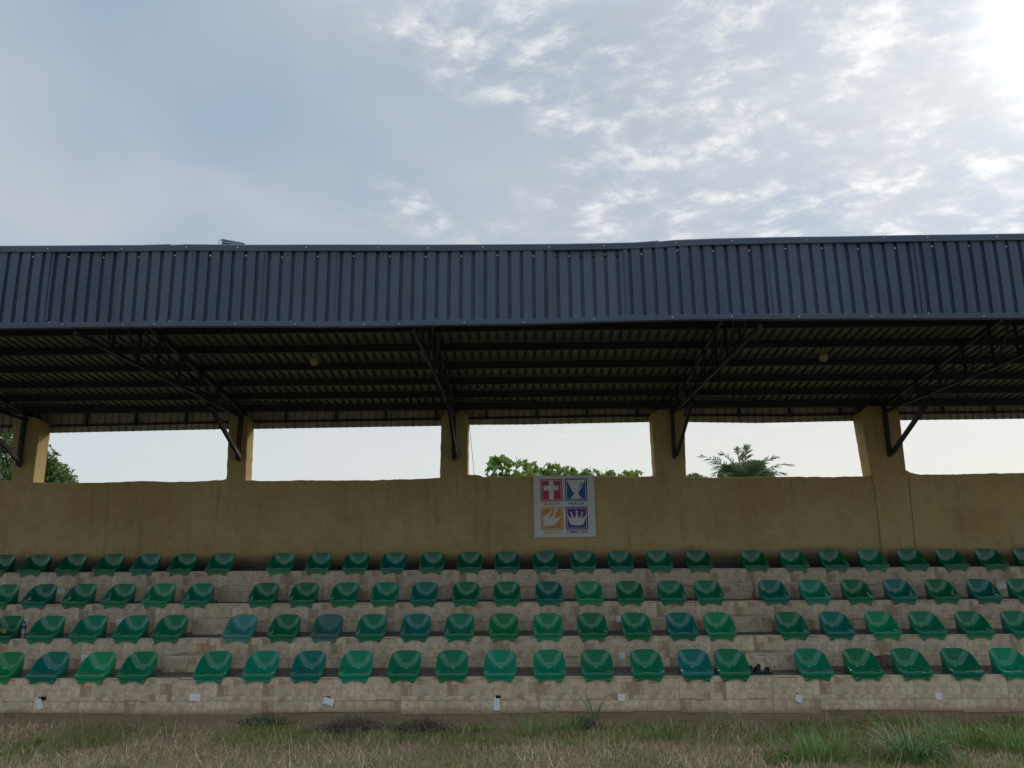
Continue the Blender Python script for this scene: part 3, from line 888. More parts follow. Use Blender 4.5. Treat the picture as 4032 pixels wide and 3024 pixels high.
def caption(txt, x0, x1, yb, yt, mat):
    cu = bpy.data.curves.new('caption', 'FONT'); cu.body = txt; cu.size = 1; cu.offset = .010; cu.extrude = .004; cu.resolution_u = 3
    t = bpy.data.objects.new('tmp', cu); C.objects.link(t)
    bpy.context.view_layer.update()
    me = bpy.data.meshes.new_from_object(t.evaluated_get(bpy.context.evaluated_depsgraph_get()))
    bpy.data.objects.remove(t); me.materials.clear(); me.materials.append(mat); me.name = 'caption'
    n = len(me.vertices); co_ = np.empty(n*3); me.vertices.foreach_get('co', co_); co_ = co_.reshape(-1, 3)
    mn = co_.min(0); mxx = co_.max(0)
    ax, az = q(x0, yb); bx, bz = q(x1, yt)
    X = ax+(co_[:,0]-mn[0])/(mxx[0]-mn[0])*(bx-ax); Z = az+(co_[:,1]-mn[1])/(mxx[1]-mn[1])*(bz-az); Y = -co_[:,2]*.3-.0015
    me.vertices.foreach_set('co', np.stack([X, Y, Z], 1).ravel()); me.update()
    o = obj('caption', me, sign); o['label'] = 'caption reading %s' % txt
caption('SAVIOUR', 446, 802, 828, 768, RED); caption('HEALER', 984, 1336, 824, 762, BLUE)
caption('BAPTIZER', 450, 822, 1446, 1386, ORG); caption('COMING KING', 950, 1410, 1440, 1378, PUR)

# ------------------------------------------------------------------ socket outlets on the risers
def outlet(x, y, r, double, label, dist=None):
    w, h = (.150, .084) if double else (.084, .086)
    p = at(x, y, TD[r])
    o = obj('socket_outlet', None, loc=(p.x, TD[r]-.0015, p.z), rot=(0, rnd.uniform(-.03, .03), 0))
    tag(o, label, 'socket', 'white socket outlets on the tiled risers')
    MB().bbox(-w/2, w/2, -.010, 0, -h/2, h/2, .003).build('face_plate', M['white_plastic'], o)
    for cx in ((-.036, .036) if double else (-.012,)):
        m = MB()
        m.box(cx-.003, cx+.003, -.0115, -.0100, .004, .020)
        m.box(cx-.014, cx-.006, -.0115, -.0100, -.016, -.010); m.box(cx+.006, cx+.014, -.0115, -.0100, -.016, -.010)
        m.box(cx-.0015, cx+.0015, -.0115, -.0100, -.010, .004)
        m.build('pin_hole', M['hole'], o)
        sw = cx+(.0 if double else .030)
        MB().bbox(sw-.006 if not double else cx-.010, sw+.006 if not double else cx+.010, -.0125, -.0101, .024, .034, .0008).build('switch', M['white_plastic'], o)
outlet(239, 2329, 3, True, 'white double socket between the second and third seats of the third row')
outlet(601, 2328, 3, True, 'white double socket almost hidden by the bright green seat of the third row')
outlet(1480, 2317, 3, False, 'white socket mostly hidden by the fourth seat right of the left stairway, third row')
outlet(2430, 2324, 3, False, 'white single socket half hidden behind a third row seat below the sign')
outlet(2954, 2320, 3, False, 'white single socket above the right end of the topmost right aisle step')
outlet(3943, 2308, 3, True, 'white double socket at far right on the top riser')
outlet(92, 2450, 2, True, 'white double socket behind the water bottle at far left')
outlet(478, 2448, 2, True, 'white double socket half hidden by the fourth seat of the second row')
outlet(1423, 2441, 2, False, 'white single socket beside the dull grey-teal seat')
outlet(2435, 2436, 2, False, 'white single socket in the gap between two green seats of the second row')
outlet(3008, 2437, 2, False, 'white single socket at the end of the middle right aisle step')
outlet(342, 2591, 1, True, 'white double socket behind the bright green front row seat')
outlet(1372, 2579, 1, False, 'white socket mostly hidden behind a light emerald front row seat')
outlet(2449, 2582, 1, False, 'white single socket between two front row seats below the sign')
outlet(3076, 2576, 1, False, 'white single socket at the end of the lowest right aisle step')

def cover(x, y, w, h, tilt, hole, label):
    p = at(x, y, TD[0])
    o = obj('cover_plate', None, loc=(p.x, TD[0]-(.002 if not hole else .012), p.z), rot=(rnd.uniform(0,.12) if hole else 0, tilt, 0))
    tag(o, label, 'cover plate', 'white blank cover plates along the lowest riser')
    MB().bbox(-w/2, w/2, -.009, 0, -h/2, h/2, .003).build('face_plate', M['white_plastic'], o)
    sgn = -1 if w >= h else 0
    MB().lathe([(.0045,0),(.0045,.0015)], 8).build('screw_hole', M['hole'], o, loc=(w*.36*(1 if not hole else sgn), -.0092, h*(.0 if w >= h else .40)), rot=(PI/2, 0, 0))
    if hole:
        hp = at(*hole[:2], TD[0])
        b = MB().box(hp.x-hole[2]/2, hp.x+hole[2]/2, TD[0]-.003, TD[0]+.0008, hp.z-hole[3]/2, hp.z+hole[3]/2)
        bo = sp(b.build('recessed_box', M['black_box']))
        wm = MB().tube([(hp.x, TD[0]-.004, hp.z), (hp.x+.01, TD[0]-.016, hp.z-.02), (p.x, TD[0]-.012, p.z+h*.3)], .002, 5).build('hanging_wire', M['black'], o)
        wm.parent = o; wm.matrix_parent_inverse = (Matrix.Translation(o.location) @ o.rotation_euler.to_matrix().to_4x4()).inverted()
cover(158, 2771, .075, .135, -.42, (167, 2750, .105, .045), 'cracked white cover plate dangling at a slant below the blue-teal front seat')
cover(769, 2746, .148, .086, .045, None, 'wide blank white plate below the gap of the left stairway')
cover(1294, 2761, .145, .085, .27, (1287, 2748, .09, .040), 'white plate hanging aslant above the first dead brush heap')
cover(1956, 2773, .084, .150, .02, (1962, 2744, .062, .040), 'upright white plate hanging below a small black box')
cover(2447, 2747, .088, .086, .02, None, 'square blank white plate below the sign')
cover(3144, 2750, .086, .090, .30, (3138, 2735, .02, .045), 'square white plate tilted on its corner near the right stairway')
cover(3695, 2741, .086, .086, .01, None, 'square blank white plate farthest right')

# ------------------------------------------------------------------ lamps under the roof, floodlight on top
def globe(x, y, label):
    D = 11.2; p = at(x, y, D)
    o = obj('globe_lamp', None, loc=p)
    tag(o, label, 'lamp', 'unlit globe lamps hanging under the canopy')
    prof = [(.0,-.085),(.035,-.078),(.058,-.05),(.066,-.01),(.060,.03),(.042,.06),(.028,.07)]
    gb = MB().lathe([(max(r,.002), z) for r, z in prof], 18).build('globe', M['bulb'], o, smooth=True)
    MB().lathe([(.030,.068),(.034,.075),(.034,.11),(.022,.12)], 14).build('lamp_holder', M['bulb'], o, smooth=True)
    MB().beam((-.015,0,.115), (-.03,.03,.19), .02, .02).build('arm', M['steel'], o)
globe(1238, 1418, 'unlit globe lamp under the canopy left of the sign')
globe(3242, 1402, 'unlit globe lamp under the canopy near the right pillar')
sp(MB().tube([at(980,1372,11.15), at(1100,1378,11.15), at(1230,1372,11.15)], .004, 5).build('lamp_cable', M['steel']))

fl_m = material('grey_floodlight_metal', color=(.14,.155,.175), rough=.45, metal=.5)
fl_l = material('floodlight_glass', color=(.045,.06,.08), rough=.2)
fl_w = material('floodlight_trim', color=(.28,.34,.38), rough=.4)
fl = obj('floodlight', None, loc=at(862, 968, 8.75))
tag(fl, 'long narrow floodlight lying on the canopy edge near the left end', 'floodlight')
def FP(x, y, D=8.75): return at(x, y, D) - fl.location
def quadbox(name, pts4, th, mat, par):
    P = [Vector(p) for p in pts4]; B = [p+Vector((0, th, 0)) for p in P]
    o = MB().add(P+B, [(0,1,2,3),(7,6,5,4),(0,4,5,1),(1,5,6,2),(2,6,7,3),(3,7,4,0)]).build(name, mat, par); fix_normals(o.data); return o
quadbox('housing', [FP(872,975), FP(964,975), FP(963,957), FP(872,940)], .16, fl_m, fl)
gl = quadbox('glass', [FP(877,969,8.745), FP(953,970,8.745), FP(953,965,8.745), FP(878,953,8.745)], .004, fl_l, fl)
quadbox('trim', [FP(877,954.5,8.742), FP(954,967,8.742), FP(953,963,8.742), FP(878,951,8.742)], .006, fl_w, fl)
quadbox('rib', [FP(886,951,8.74), FP(888,951,8.74), FP(888,942.5,8.74), FP(886,942.5,8.74)], .01, fl_m, fl)
MB().tube([FP(873,943.5,8.8), FP(864,947,8.8), FP(860.5,954,8.8), FP(862,960,8.8), FP(866,965,8.8)], .004, 6).build('cable', M['black'], fl)
quadbox('bracket', [FP(863,972), FP(880,972), FP(880,965), FP(864,963)], .05, fl_w, fl)

o = MB().tube([at(1848,1673,14.75), at(1858,1770,14.76), at(1868,1880,14.8)], .004, 5).build('hanging_cable', M['black'])
tag(o, 'thin black cable hanging down behind the middle opening beside the third pillar', 'cable')

# ------------------------------------------------------------------ things left on the tiers
def water_nodes(g, b, out):
    b.inputs['Transmission Weight'].default_value = .85; b.inputs['IOR'].default_value = 1.33
M['pet'] = material('clear_plastic', water_nodes, color=(.80,.84,.90), rough=.12)
bp = at(95, 2501, TD[1]+.17)
bt = obj('water_bottle', None, loc=(at(92,2495,TD[1]+.17).x, TD[1]+.17, TZ[1]+.001))
tag(bt, 'clear water bottle with blue label beside the leftmost full second row seat', 'bottle')
prof = [(.026,0),(.031,.006),(.031,.045),(.029,.05),(.031,.055),(.031,.10),(.029,.105),(.031,.11),(.031,.135)]
MB().lathe(prof+[(.031,.175),(.024,.205),(.013,.222),(.012,.228)], 18).build('bottle_body', M['pet'], bt, smooth=True)
MB().lathe([(.0316,.130),(.0318,.132),(.0318,.172),(.0316,.174)], 18).build('label_band', material('blue_label', color=(.02,.05,.22), rough=.4), bt, smooth=True)
MB().lathe([(.015,.224),(.0155,.226),(.0155,.238),(.014,.240)], 14).build('cap', material('blue_cap', color=(.04,.08,.20), rough=.4), bt, smooth=True)
MB().lathe([(.0314,.060),(.0316,.062),(.0316,.098),(.0314,.10)], 18).build('label_band', material('pale_label', color=(.42,.46,.52), rough=.4), bt, smooth=True)

def packet_nodes(g, b, out):
    n = g.noise(co(g), 22, 4, .6); link(g, g.mix(g.ramp(n, .4, .6), (.035,.070,.010), (.16,.21,.035)), b, 'Base Color'); bump(g, b, n, .5, .01)
M['packet'] = material('green_foil_packet', packet_nodes, rough=.35)
pk = at(6, 2476, TD[1]+.12)
vs = []; n = 12
for s in (0, 1):
    for j in range(n+1):
        for i in range(n+1):
            u, v = i/n*2-1, j/n*2-1
            bul = .028*(1-abs(u)**3)*(1-abs(v)**3)*(1+.5*noise.noise(Vector((u*2, v*2, s))))
            vs.append((u*.085, (-bul if s == 0 else bul*.6)+.02*noise.noise(Vector((u*1.5, v*1.5, 3))), v*.05+.012*noise.noise(Vector((u*3, 1, v)))))
fs = []
for s in (0, 1):
    for j in range(n):
        for i in range(n): a = s*(n+1)**2+j*(n+1)+i; fs.append((a, a+1, a+n+2, a+n+1))
mb = MB(); mb.v = vs; mb.f = fs
o = mb.build('snack_packet', M['packet'], smooth=True, loc=(pk.x, TD[1]+.12, TZ[1]+.105), rot=(-.35, .12, 0)); fix_normals(o.data)
tag(o, 'crumpled green packet lying in the leftmost second row seat', 'packet')

def sandal(x, y, ang, label, tall):
    p = at(x, y, TD[0]+.16)
    o = obj('sandal', None, loc=(p.x, TD[0]+.16, TZ[0]+.001), rot=(0, 0, ang))
    tag(o, label, 'sandal', 'black sandals left on the lowest tier')
    n = 18; poly = []
    for k in range(n):
        a = 2*PI*k/n; poly.append((.125*math.cos(a), (.040+.008*math.cos(a))*math.sin(a)))
    vs = [(x_, y_, z) for z in (0, .016, .022) for x_, y_ in [(a*(1 if z < .02 else .95), b*(1 if z < .02 else .92)) for a, b in poly]]
    fs = [tuple(range(n))[::-1], tuple(2*n+i for i in range(n))] + [(r*n+i, r*n+(i+1) % n, (r+1)*n+(i+1) % n, (r+1)*n+i) for r in range(2) for i in range(n)]
    MB().add(vs, fs).build('sole', M['black'], o)
    for cx, hh, ww in ((.045, .055, .055), (-.06, tall, .045)):
        vs = []; fs = []; m = 12
        for j in range(m+1):
            a = PI*j/m
            for dx in (-ww/2, ww/2*.8): vs.append((cx+dx+.012*math.sin(a), .044*math.cos(a), .018+hh*math.sin(a)*(1+.12*noise.noise(Vector((cx*9, a, dx*20))))))
        for j in range(m): fs.append((2*j, 2*j+1, 2*j+3, 2*j+2))
        so = MB().add(vs, fs).build('strap', M['black'], o); sm = so.modifiers.new('t', 'SOLIDIFY'); sm.thickness = .012
sandal(2968, 2640, .25, 'black sandal lying nearest the front row seat by the right stairway', .075)
sandal(3004, 2640, -.5, 'black sandal with a tall heel strap, the right one of the pair', .085)

def paper_nodes(g, b, out):
    n = g.noise(co(g), 9, 5, .6); link(g, g.mix(n, (.085,.062,.045), (.21,.165,.12)), b, 'Base Color'); bump(g, b, n, .6, .02)
M['paper'] = material('brown_wrapping_paper', paper_nodes, rough=.8)
vs = []; fs = []; nx, ny = 22, 12
pc = at(3494, 2622, TD[1]-.12)
for j in range(ny+1):
    for i in range(nx+1):
        u, v = i/nx*2-1, j/ny
        f1 = noise.noise(Vector((u*3.1, v*2.5, 1.7))); f2 = abs(noise.noise(Vector((u*4+3, v*4, 6))))
        vs.append((u*.19+.02*f1, -.09+.14*v+.05*f1+.05*f2, max(.004, .15*v*(1-.35*u*u)+.035*f2-.02*abs(f1)*(1-v))))
for j in range(ny):
    for i in range(nx): a = j*(nx+1)+i; fs.append((a, a+1, a+nx+2, a+nx+1))
mb = MB(); mb.v = vs; mb.f = fs
o = mb.build('crumpled_paper', M['paper'], loc=(pc.x, TD[1]-.10, TZ[0]+.001))
o.modifiers.new('t', 'SOLIDIFY').thickness = .003
tag(o, 'crumpled brown wrapping paper behind the front row, right of the right stairway', 'paper')

# ------------------------------------------------------------------ vegetation
def leafy(cols, rough=.55, trans=.25):
    def f(g, b, out):
        r = g.n('ShaderNodeNewGeometry').outputs['Random Per Island']
        cr_ = g.n('ShaderNodeValToRGB', inp={0: r})
        el = cr_.color_ramp.elements
        el[0].position = 0; el[0].color = (*cols[0], 1); el[1].position = 1; el[1].color = (*cols[-1], 1)
        for k, c in enumerate(cols[1:-1]): e = el.new((k+1)/(len(cols)-1)); e.color = (*c, 1)
        link(g, cr_.outputs[0], b, 'Base Color')
        tr = g.n('ShaderNodeBsdfTranslucent', inp={0: cr_.outputs[0]})
        mxs = g.n('ShaderNodeMixShader', inp={0: trans, 1: b.outputs[0], 2: tr.outputs[0]})
        link(g, mxs.outputs[0], out, 0)
    return f
M['straw'] = material('straw_grass', leafy([(.20,.14,.075),(.52,.41,.25),(.70,.58,.38),(.34,.25,.15),(.85,.75,.54)], trans=.15), rough=.8, spec=.2)
M['grass'] = material('green_grass', leafy([(.08,.12,.025),(.17,.24,.055),(.11,.17,.04),(.24,.31,.08),(.36,.35,.14)]), rough=.6, spec=.3)
M['lush'] = material('lush_grass', leafy([(.08,.17,.035),(.16,.30,.055),(.23,.37,.09),(.13,.23,.07)]), rough=.5)
M['guinea'] = material('blue_green_grass', leafy([(.08,.17,.05),(.14,.25,.08),(.20,.32,.12)]), rough=.5)
M['twig'] = material('dead_twig', leafy([(.07,.055,.045),(.14,.11,.09),(.22,.18,.145),(.05,.04,.035)], trans=0), rough=.9)
M['leaf'] = material('shrub_leaf', leafy([(.09,.17,.03),(.15,.25,.045),(.22,.33,.08)], trans=.4), rough=.45)
M['tree_leaf'] = material('tree_leaf', leafy([(.045,.09,.03),(.09,.155,.04),(.13,.21,.055),(.18,.27,.08)], trans=.3), rough=.5)
M['palm_leaf'] = material('palm_leaf', leafy([(.08,.14,.065),(.13,.20,.095),(.18,.24,.13)], trans=.25), rough=.45)
M['bark'] = material('bark', cement_nodes((.06,.045,.035), (.13,.10,.08), .8), rough=.9)

def blades(name, root, length, width, yaw, lean, curl, mat, segs=3, cross=None):
    """many curved tapering blades as one mesh (numpy)"""
    n = len(root); t = np.linspace(0, 1, segs+1)
    dirx, diry = np.cos(yaw), np.sin(yaw)
    V = np.zeros((n, 2*segs+1, 3))
    perp = np.stack([-diry, dirx], 1)
    px = np.zeros(n); pz = np.zeros(n); ang = lean.copy()
    for k in range(segs+1):
        if k:
            px = px+np.sin(ang)*length/segs; pz = pz+np.cos(ang)*length/segs; ang = ang+curl/segs
        w = width*(1-t[k]**1.5)*.5
        c = np.stack([root[:,0]+dirx*px, root[:,1]+diry*px, root[:,2]+pz], 1)
        if k < segs:
            for s, sg in ((0, -1), (1, 1)):
                V[:,2*k+s,:] = c; V[:,2*k+s,0] += perp[:,0]*w*sg; V[:,2*k+s,1] += perp[:,1]*w*sg
        else: V[:,2*segs,:] = c
    faces = []
    for k in range(segs-1): faces.append([2*k, 2*k+1, 2*k+3, 2*k+2])
    last = [2*(segs-1), 2*(segs-1)+1, 2*segs]
    per = 4*(segs-1)+3; nv = 2*segs+1
    loop = np.array(sum(faces, [])+last)
    loops = (loop[None,:]+np.arange(n)[:,None]*nv).ravel()
    starts = np.array([4*k for k in range(segs-1)]+[4*(segs-1)])
    ls = (starts[None,:]+np.arange(n)[:,None]*per).ravel()
    lt = np.tile(np.array([4]*(segs-1)+[3]), n)
    me = bpy.data.meshes.new(name); me.vertices.add(n*nv); me.vertices.foreach_set('co', V.ravel())
    me.loops.add(len(loops)); me.loops.foreach_set('vertex_index', loops)
    me.polygons.add(len(ls)); me.polygons.foreach_set('loop_start', ls)
    try: me.polygons.foreach_set('loop_total', lt)
    except Exception: pass
    me.update(calc_edges=True); me.materials.append(mat)
    return me
def gz(x, y): return np.array([ground_z(a, b) for a, b in zip(x, y)])
def field(n, xr, yr, keep):
    x = rng.uniform(*xr, n); y = rng.uniform(*yr, n)
    k = np.array([keep(a, b) > rnd.random() for a, b in zip(x, y)])
    return x[k], y[k]
def patch(x, y, s, o): return noise.noise(Vector((x*s, y*s, o)))*.5+.5
def edge(x, y):    # fades the growth out towards the foot of the stand
    lim = 10.12+.30*noise.noise(Vector((x*.9, 0, 11)))+ (.15 if x > 3 else 0)
    return max(0.0, min(1.0, (lim-y)/.35))
def dry(x, y): return edge(x, y)*max(.10, min(1, 3.2*(patch(x, y, .75, 3)-.45)+ (.45 if y < 8.8 else .1) - (.65 if x > 3.2 else 0)))
def green(x, y): return (edge(x, y)*.95+.03)*max(.12, min(1, 3.2*(patch(x, y, .9, 8)-.42) + (.45 if x > 3 else 0) + (.35 if y > 8.9 else 0)))
x, y = field(97000, (-10, 10), (6.2, 10.35), dry); n = len(x)
me = blades('dry_grass', np.stack([x, y, gz(x, y)-.004], 1), rng.uniform(.04, .15, n), rng.uniform(.003, .0075, n), rng.uniform(0, 2*PI, n), rng.uniform(.6, 1.6, n), rng.uniform(-1.0, 1.0, n), M['straw'])
tag(obj('dry_grass', me), 'matted straw coloured dry grass in front of the stand', 'dry grass', kind='stuff')
x, y = field(146000, (-10, 10), (6.2, 10.45), green); n = len(x)
me = blades('green_grass', np.stack([x, y, gz(x, y)-.004], 1), rng.uniform(.035, .12, n), rng.uniform(.004, .008, n), rng.uniform(0, 2*PI, n), rng.uniform(.1, .9, n), rng.uniform(.2, 1.5, n), M['grass'])
tag(obj('green_grass', me), 'short green grass growing through the straw in front of the stand', 'grass', kind='stuff')

def tuft(name, x, y, n, L, W, spread, mat, label, cat, lean=(.05,.7), curl=(.3,1.6), group=None, segs=5):
    r = rng.normal(0, spread, (n, 2)); bx = x+r[:,0]; by = np.minimum(y+r[:,1]*.7, 10.5)
    yaw = np.arctan2(r[:,1], r[:,0])+rng.normal(0, .5, n)
    me = blades(name, np.stack([bx-x, by-y, np.zeros(n)], 1), rng.uniform(*L, n), rng.uniform(*W, n), yaw, rng.uniform(*lean, n), rng.uniform(*curl, n), mat, segs)
    o = obj(name, me, loc=(x, y, ground_z(x, y)-.005)); tag(o, label, cat, group); return o
G1 = 'leafy grass tufts at the foot of the stand'
def gp(x, y, z=-.03):      # ground point seen at a photo pixel
    d = RM @ Vector(((x-2016)/F, (1512-y)/F, -1)); t = (z-EYE)/d.z; return d.x*t, d.y*t
x_, y_ = gp(3215, 2985); tuft('grass_tuft', x_, y_, 330, (.15,.42), (.006,.011), .20, M['lush'], 'yellow-green grass tuft with dry stalks, left of the broad-bladed clump at lower right', 'grass tuft', group=G1)
x_, y_ = gp(3600, 2985); tuft('grass_tuft', x_, y_, 190, (.28,.66), (.010,.018), .16, M['guinea'], 'tall broad-bladed blue-green grass clump, largest plant at lower right', 'grass tuft', (.10,.95), (.8,2.4), group=G1)
x_, y_ = gp(3800, 2930); tuft('grass_tuft', x_, y_, 300, (.12,.34), (.007,.013), .26, M['lush'], 'dense green grass patch right of the tall blue-green clump', 'grass tuft', group=G1)
x_, y_ = gp(3600, 2990); tuft('grass_tuft', x_, y_, 90, (.10,.28), (.010,.018), .24, M['guinea'], 'short blue-green blades at the foot of the tallest clump', 'grass tuft', group=G1)
x_, y_ = gp(4010, 2960); tuft('grass_tuft', x_, y_, 120, (.15,.42), (.007,.012), .16, M['lush'], 'green grass tuft at the right edge of the picture', 'grass tuft', group=G1)
x_, y_ = gp(2085, 2890); tuft('grass_tuft', x_, y_, 70, (.12,.42), (.006,.010), .10, M['lush'], 'upright weed tuft under the seat row left of the sign plate', 'grass tuft', (.0,.5), group=G1)
x_, y_ = gp(2255, 2880); tuft('grass_tuft', x_, y_, 90, (.12,.38), (.007,.012), .12, M['lush'], 'green weed tuft beside the small dark brush heap', 'grass tuft', (.0,.5), group=G1)
x_, y_ = gp(2345, 2830); tuft('grass_tuft', x_, y_, 7, (.30,.46), (.014,.020), .04, M['guinea'], 'few tall bent blades standing against the lowest riser', 'grass tuft', (.0,.35), (.8,2.2), group=G1)
x_, y_ = gp(2600, 2900); tuft('grass_tuft', x_, y_, 80, (.08,.24), (.006,.010), .14, M['lush'], 'low weed tuft below the square blank plate', 'grass tuft', group=G1)
x_, y_ = gp(1600, 2870); tuft('grass_tuft', x_, y_, 70, (.08,.20), (.005,.009), .2, M['lush'], 'sparse green grass between the two large brush heaps and the camera', 'grass tuft', group=G1)
x_, y_ = gp(1050, 2860); tuft('grass_tuft', x_, y_, 80, (.10,.30), (.005,.009), .16, M['lush'], 'green tuft left of the largest brush heap', 'grass tuft', group=G1)
x_, y_ = gp(150, 2925); tuft('grass_tuft', x_, y_, 120, (.06,.18), (.006,.010), .26, M['grass'], 'dark green low patch at lower left', 'grass tuft', group=G1)
x_, y_ = gp(3520, 2850); tuft('grass_tuft', x_, y_, 60, (.10,.26), (.006,.010), .18, M['lush'], 'small tuft just behind the tall blue-green clump', 'grass tuft', group=G1)
x_, y_ = gp(2830, 2850); tuft('grass_tuft', x_, y_, 60, (.08,.22), (.005,.009), .2, M['lush'], 'thin green tuft below the right stairway', 'grass tuft', group=G1)

# taller dry stalks
n = 520; x = rng.uniform(-6.5, 6.5, n); y = rng.uniform(7.4, 9.9, n)
me = blades('dry_stalks', np.stack([x, y, gz(x, y)], 1), rng.uniform(.15, .34, n), rng.uniform(.003, .006, n), rng.uniform(0, 2*PI, n), rng.uniform(.1, 1.2, n), rng.uniform(-.4, .9, n), M['straw'], 4)
tag(obj('dry_stalks', me), 'longer bent straw stalks standing out of the grass', 'dry stalks', kind='stuff')

def brush(px, py, w, h, n, label):
    x, y = gp(px, py); o = obj('dead_brush', None, loc=(x, y, ground_z(x, y)))
    mb = MB()
    for k in range(n):
        a = Vector((rnd.gauss(0, w*.33), rnd.gauss(0, w*.16), rnd.uniform(0, h*.3)))
        d = Vector((rnd.gauss(0, 1), rnd.gauss(0, .6), rnd.uniform(-.1, 1.0))).normalized()
        L = rnd.uniform(.08, .24); p = [a]
        for s in range(3):
            d = (d+Vector((rnd.gauss(0,.5), rnd.gauss(0,.5), rnd.gauss(-.15,.35)))).normalized(); q_ = p[-1]+d*L/3
            q_.z = max(.0, min(q_.z, h*rnd.uniform(.8, 1.2)*math.exp(-(q_.x/w*1.6)**2))); p.append(q_)
        mb.tube(p, [.0045,.0038,.003,.0015], 3, False)
    mb.build('twigs', M['twig'], o)
    tag(o, label, 'brush heap', 'heaps of dead brush at the foot of the stand')
brush(1390, 2875, .55, .20, 700, 'largest grey-brown heap of dead twigs at the foot of the riser')
brush(1665, 2880, .42, .15, 480, 'dark flat heap of dead twigs right of the largest one')
brush(2300, 2865, .24, .18, 320, 'small dark twig heap beside the green weed tuft')
brush(1040, 2850, .40, .14, 260, 'loose dead twigs left of the largest heap')

# single twigs against the riser
def stem(px, py, tips, label):
    x, y = gp(px, py); y = min(y, 10.50); o = obj('dry_stem', None, loc=(x, y, ground_z(x, y)))
    for tx, ty in tips:
        t = at(tx, ty, y+.03)-o.location; m = t*.5+Vector((rnd.uniform(-.04,.04), 0, .03))
        MB().tube([(0,0,0), m, t], [.004,.003,.0015], 5).build('twig', M['twig'], o)
    tag(o, label, 'dry stem')
stem(1925, 2835, [(1900,2797),(1872,2796),(1928,2812)], 'dark forked twig standing just left of the upright plate')
stem(1745, 2835, [(1735,2775),(1770,2790)], 'curved dry stem with seed heads below the front row')
stem(480, 2800, [(520,2740),(495,2705)], 'faint dry branch leaning on the lowest riser at left')
stem(3715, 2815, [(3688,2775),(3722,2765),(3752,2782)], 'dry brown weed standing below the farthest right plate')
stem(3120, 2875, [(3095,2770),(3160,2840)], 'tall pale dry stalk rising in front of the riser at right')
stem(2715, 2930, [(2712,2860),(2740,2835)], 'pale bent dry stalk in the grass at centre right')

# small broad-leaved weeds
leaf_me = None
def leaf_shape(L, W):
    m = MB()
    pts_ = [(0,0,0),(W*.35,L*.12,.06*L),(W*.5,L*.38,.05*L),(W*.36,L*.7,-.02*L),(0,L,-.12*L),(-W*.36,L*.7,-.02*L),(-W*.5,L*.38,.05*L),(-W*.35,L*.12,.06*L),(0,L*.4,0)]
    return m.add(pts_, [(0,1,8),(1,2,8),(2,3,8),(3,4,8),(4,5,8),(5,6,8),(6,7,8),(7,0,8)])
def weed(px, py, n, r, L, label):
    x, y = gp(px, py); y = min(y, 10.46); o = obj('broadleaf_weed', None, loc=(x, y, ground_z(x, y)))
    me = leaf_shape(L, L*.7).mesh('leaf', M['leaf'])
    for k in range(n):
        a = rnd.uniform(0, 2*PI); d = rnd.uniform(.1, 1)**.7*r
        h = rnd.uniform(.02, .07)+(r-d)*.3
        c = obj('leaf', me, o, loc=(math.cos(a)*d, math.sin(a)*d, h), rot=(rnd.uniform(-.5,.4), rnd.uniform(-.4,.4), a-PI/2)); s = rnd.uniform(.6, 1.2); c.scale = (s, s, s)
        if k % 3 == 0: MB().tube([(0,0,0), (math.cos(a)*d*.5, math.sin(a)*d*.5, h*.8), (math.cos(a)*d, math.sin(a)*d, h)], .002, 4, False).build('stem', M['lush'], o)
    tag(o, label, 'weed', 'broad-leaved weeds in the grass')
weed(3080, 2995, 30, .16, .07, 'leafy weed at the bottom edge left of the yellow-green tuft')
weed(1915, 2880, 24, .15, .055, 'round-leaved weed below the upright plate')
weed(640, 2885, 22, .18, .05, 'creeping weed below the left stairway')
weed(2230, 2935, 20, .14, .05, 'bright weed in front of the green weed tuft')
weed(120, 2930, 16, .14, .05, 'yellowish weed at lower left')
weed(3440, 2818, 16, .08, .05, 'small weed growing at the joint of riser and soil')
weed(3290, 2812, 12, .07, .045, 'small dark weed against the riser right of the tilted plate')
weed(4020, 2845, 16, .10, .05, 'weed against the riser at the right edge')
weed(130, 2798, 12, .08, .045, 'tiny dark weed under the dangling cracked plate')

# a few stones on the bare strip
st_m = material('field_stone', cement_nodes((.16,.13,.09), (.32,.27,.2), .7), rough=.9)
def stone(px, py, r, label):
    x, y = gp(px, py); vs = []; fs = []; n1, n2 = 8, 6
    m = MB().lathe([(max(.002, r*math.sin(PI*k/n2)), r*.55*(1-math.cos(PI*k/n2))) for k in range(n2+1)], n1)
    m.v = [(a*(1+.3*noise.noise(Vector((a*20, b*20, c*20+px)))), b*(1+.25*noise.noise(Vector((b*20, c*20, a*20)))), c) for a, b, c in m.v]
    tag(m.build('stone', st_m, loc=(x, y, ground_z(x, y)-.02), smooth=True), label, 'stone', 'stones on the ground')
stone(2530, 2893, .045, 'tan stone in the grass at centre')
stone(1850, 2822, .012, 'small pale pebble at the foot of the riser')
stone(120, 2837, .014, 'white pebble on the soil at far left')
stone(700, 2868, .03, 'grey stone near the creeping weed')
stone(3010, 2855, .028, 'brown stone below the right stairway')

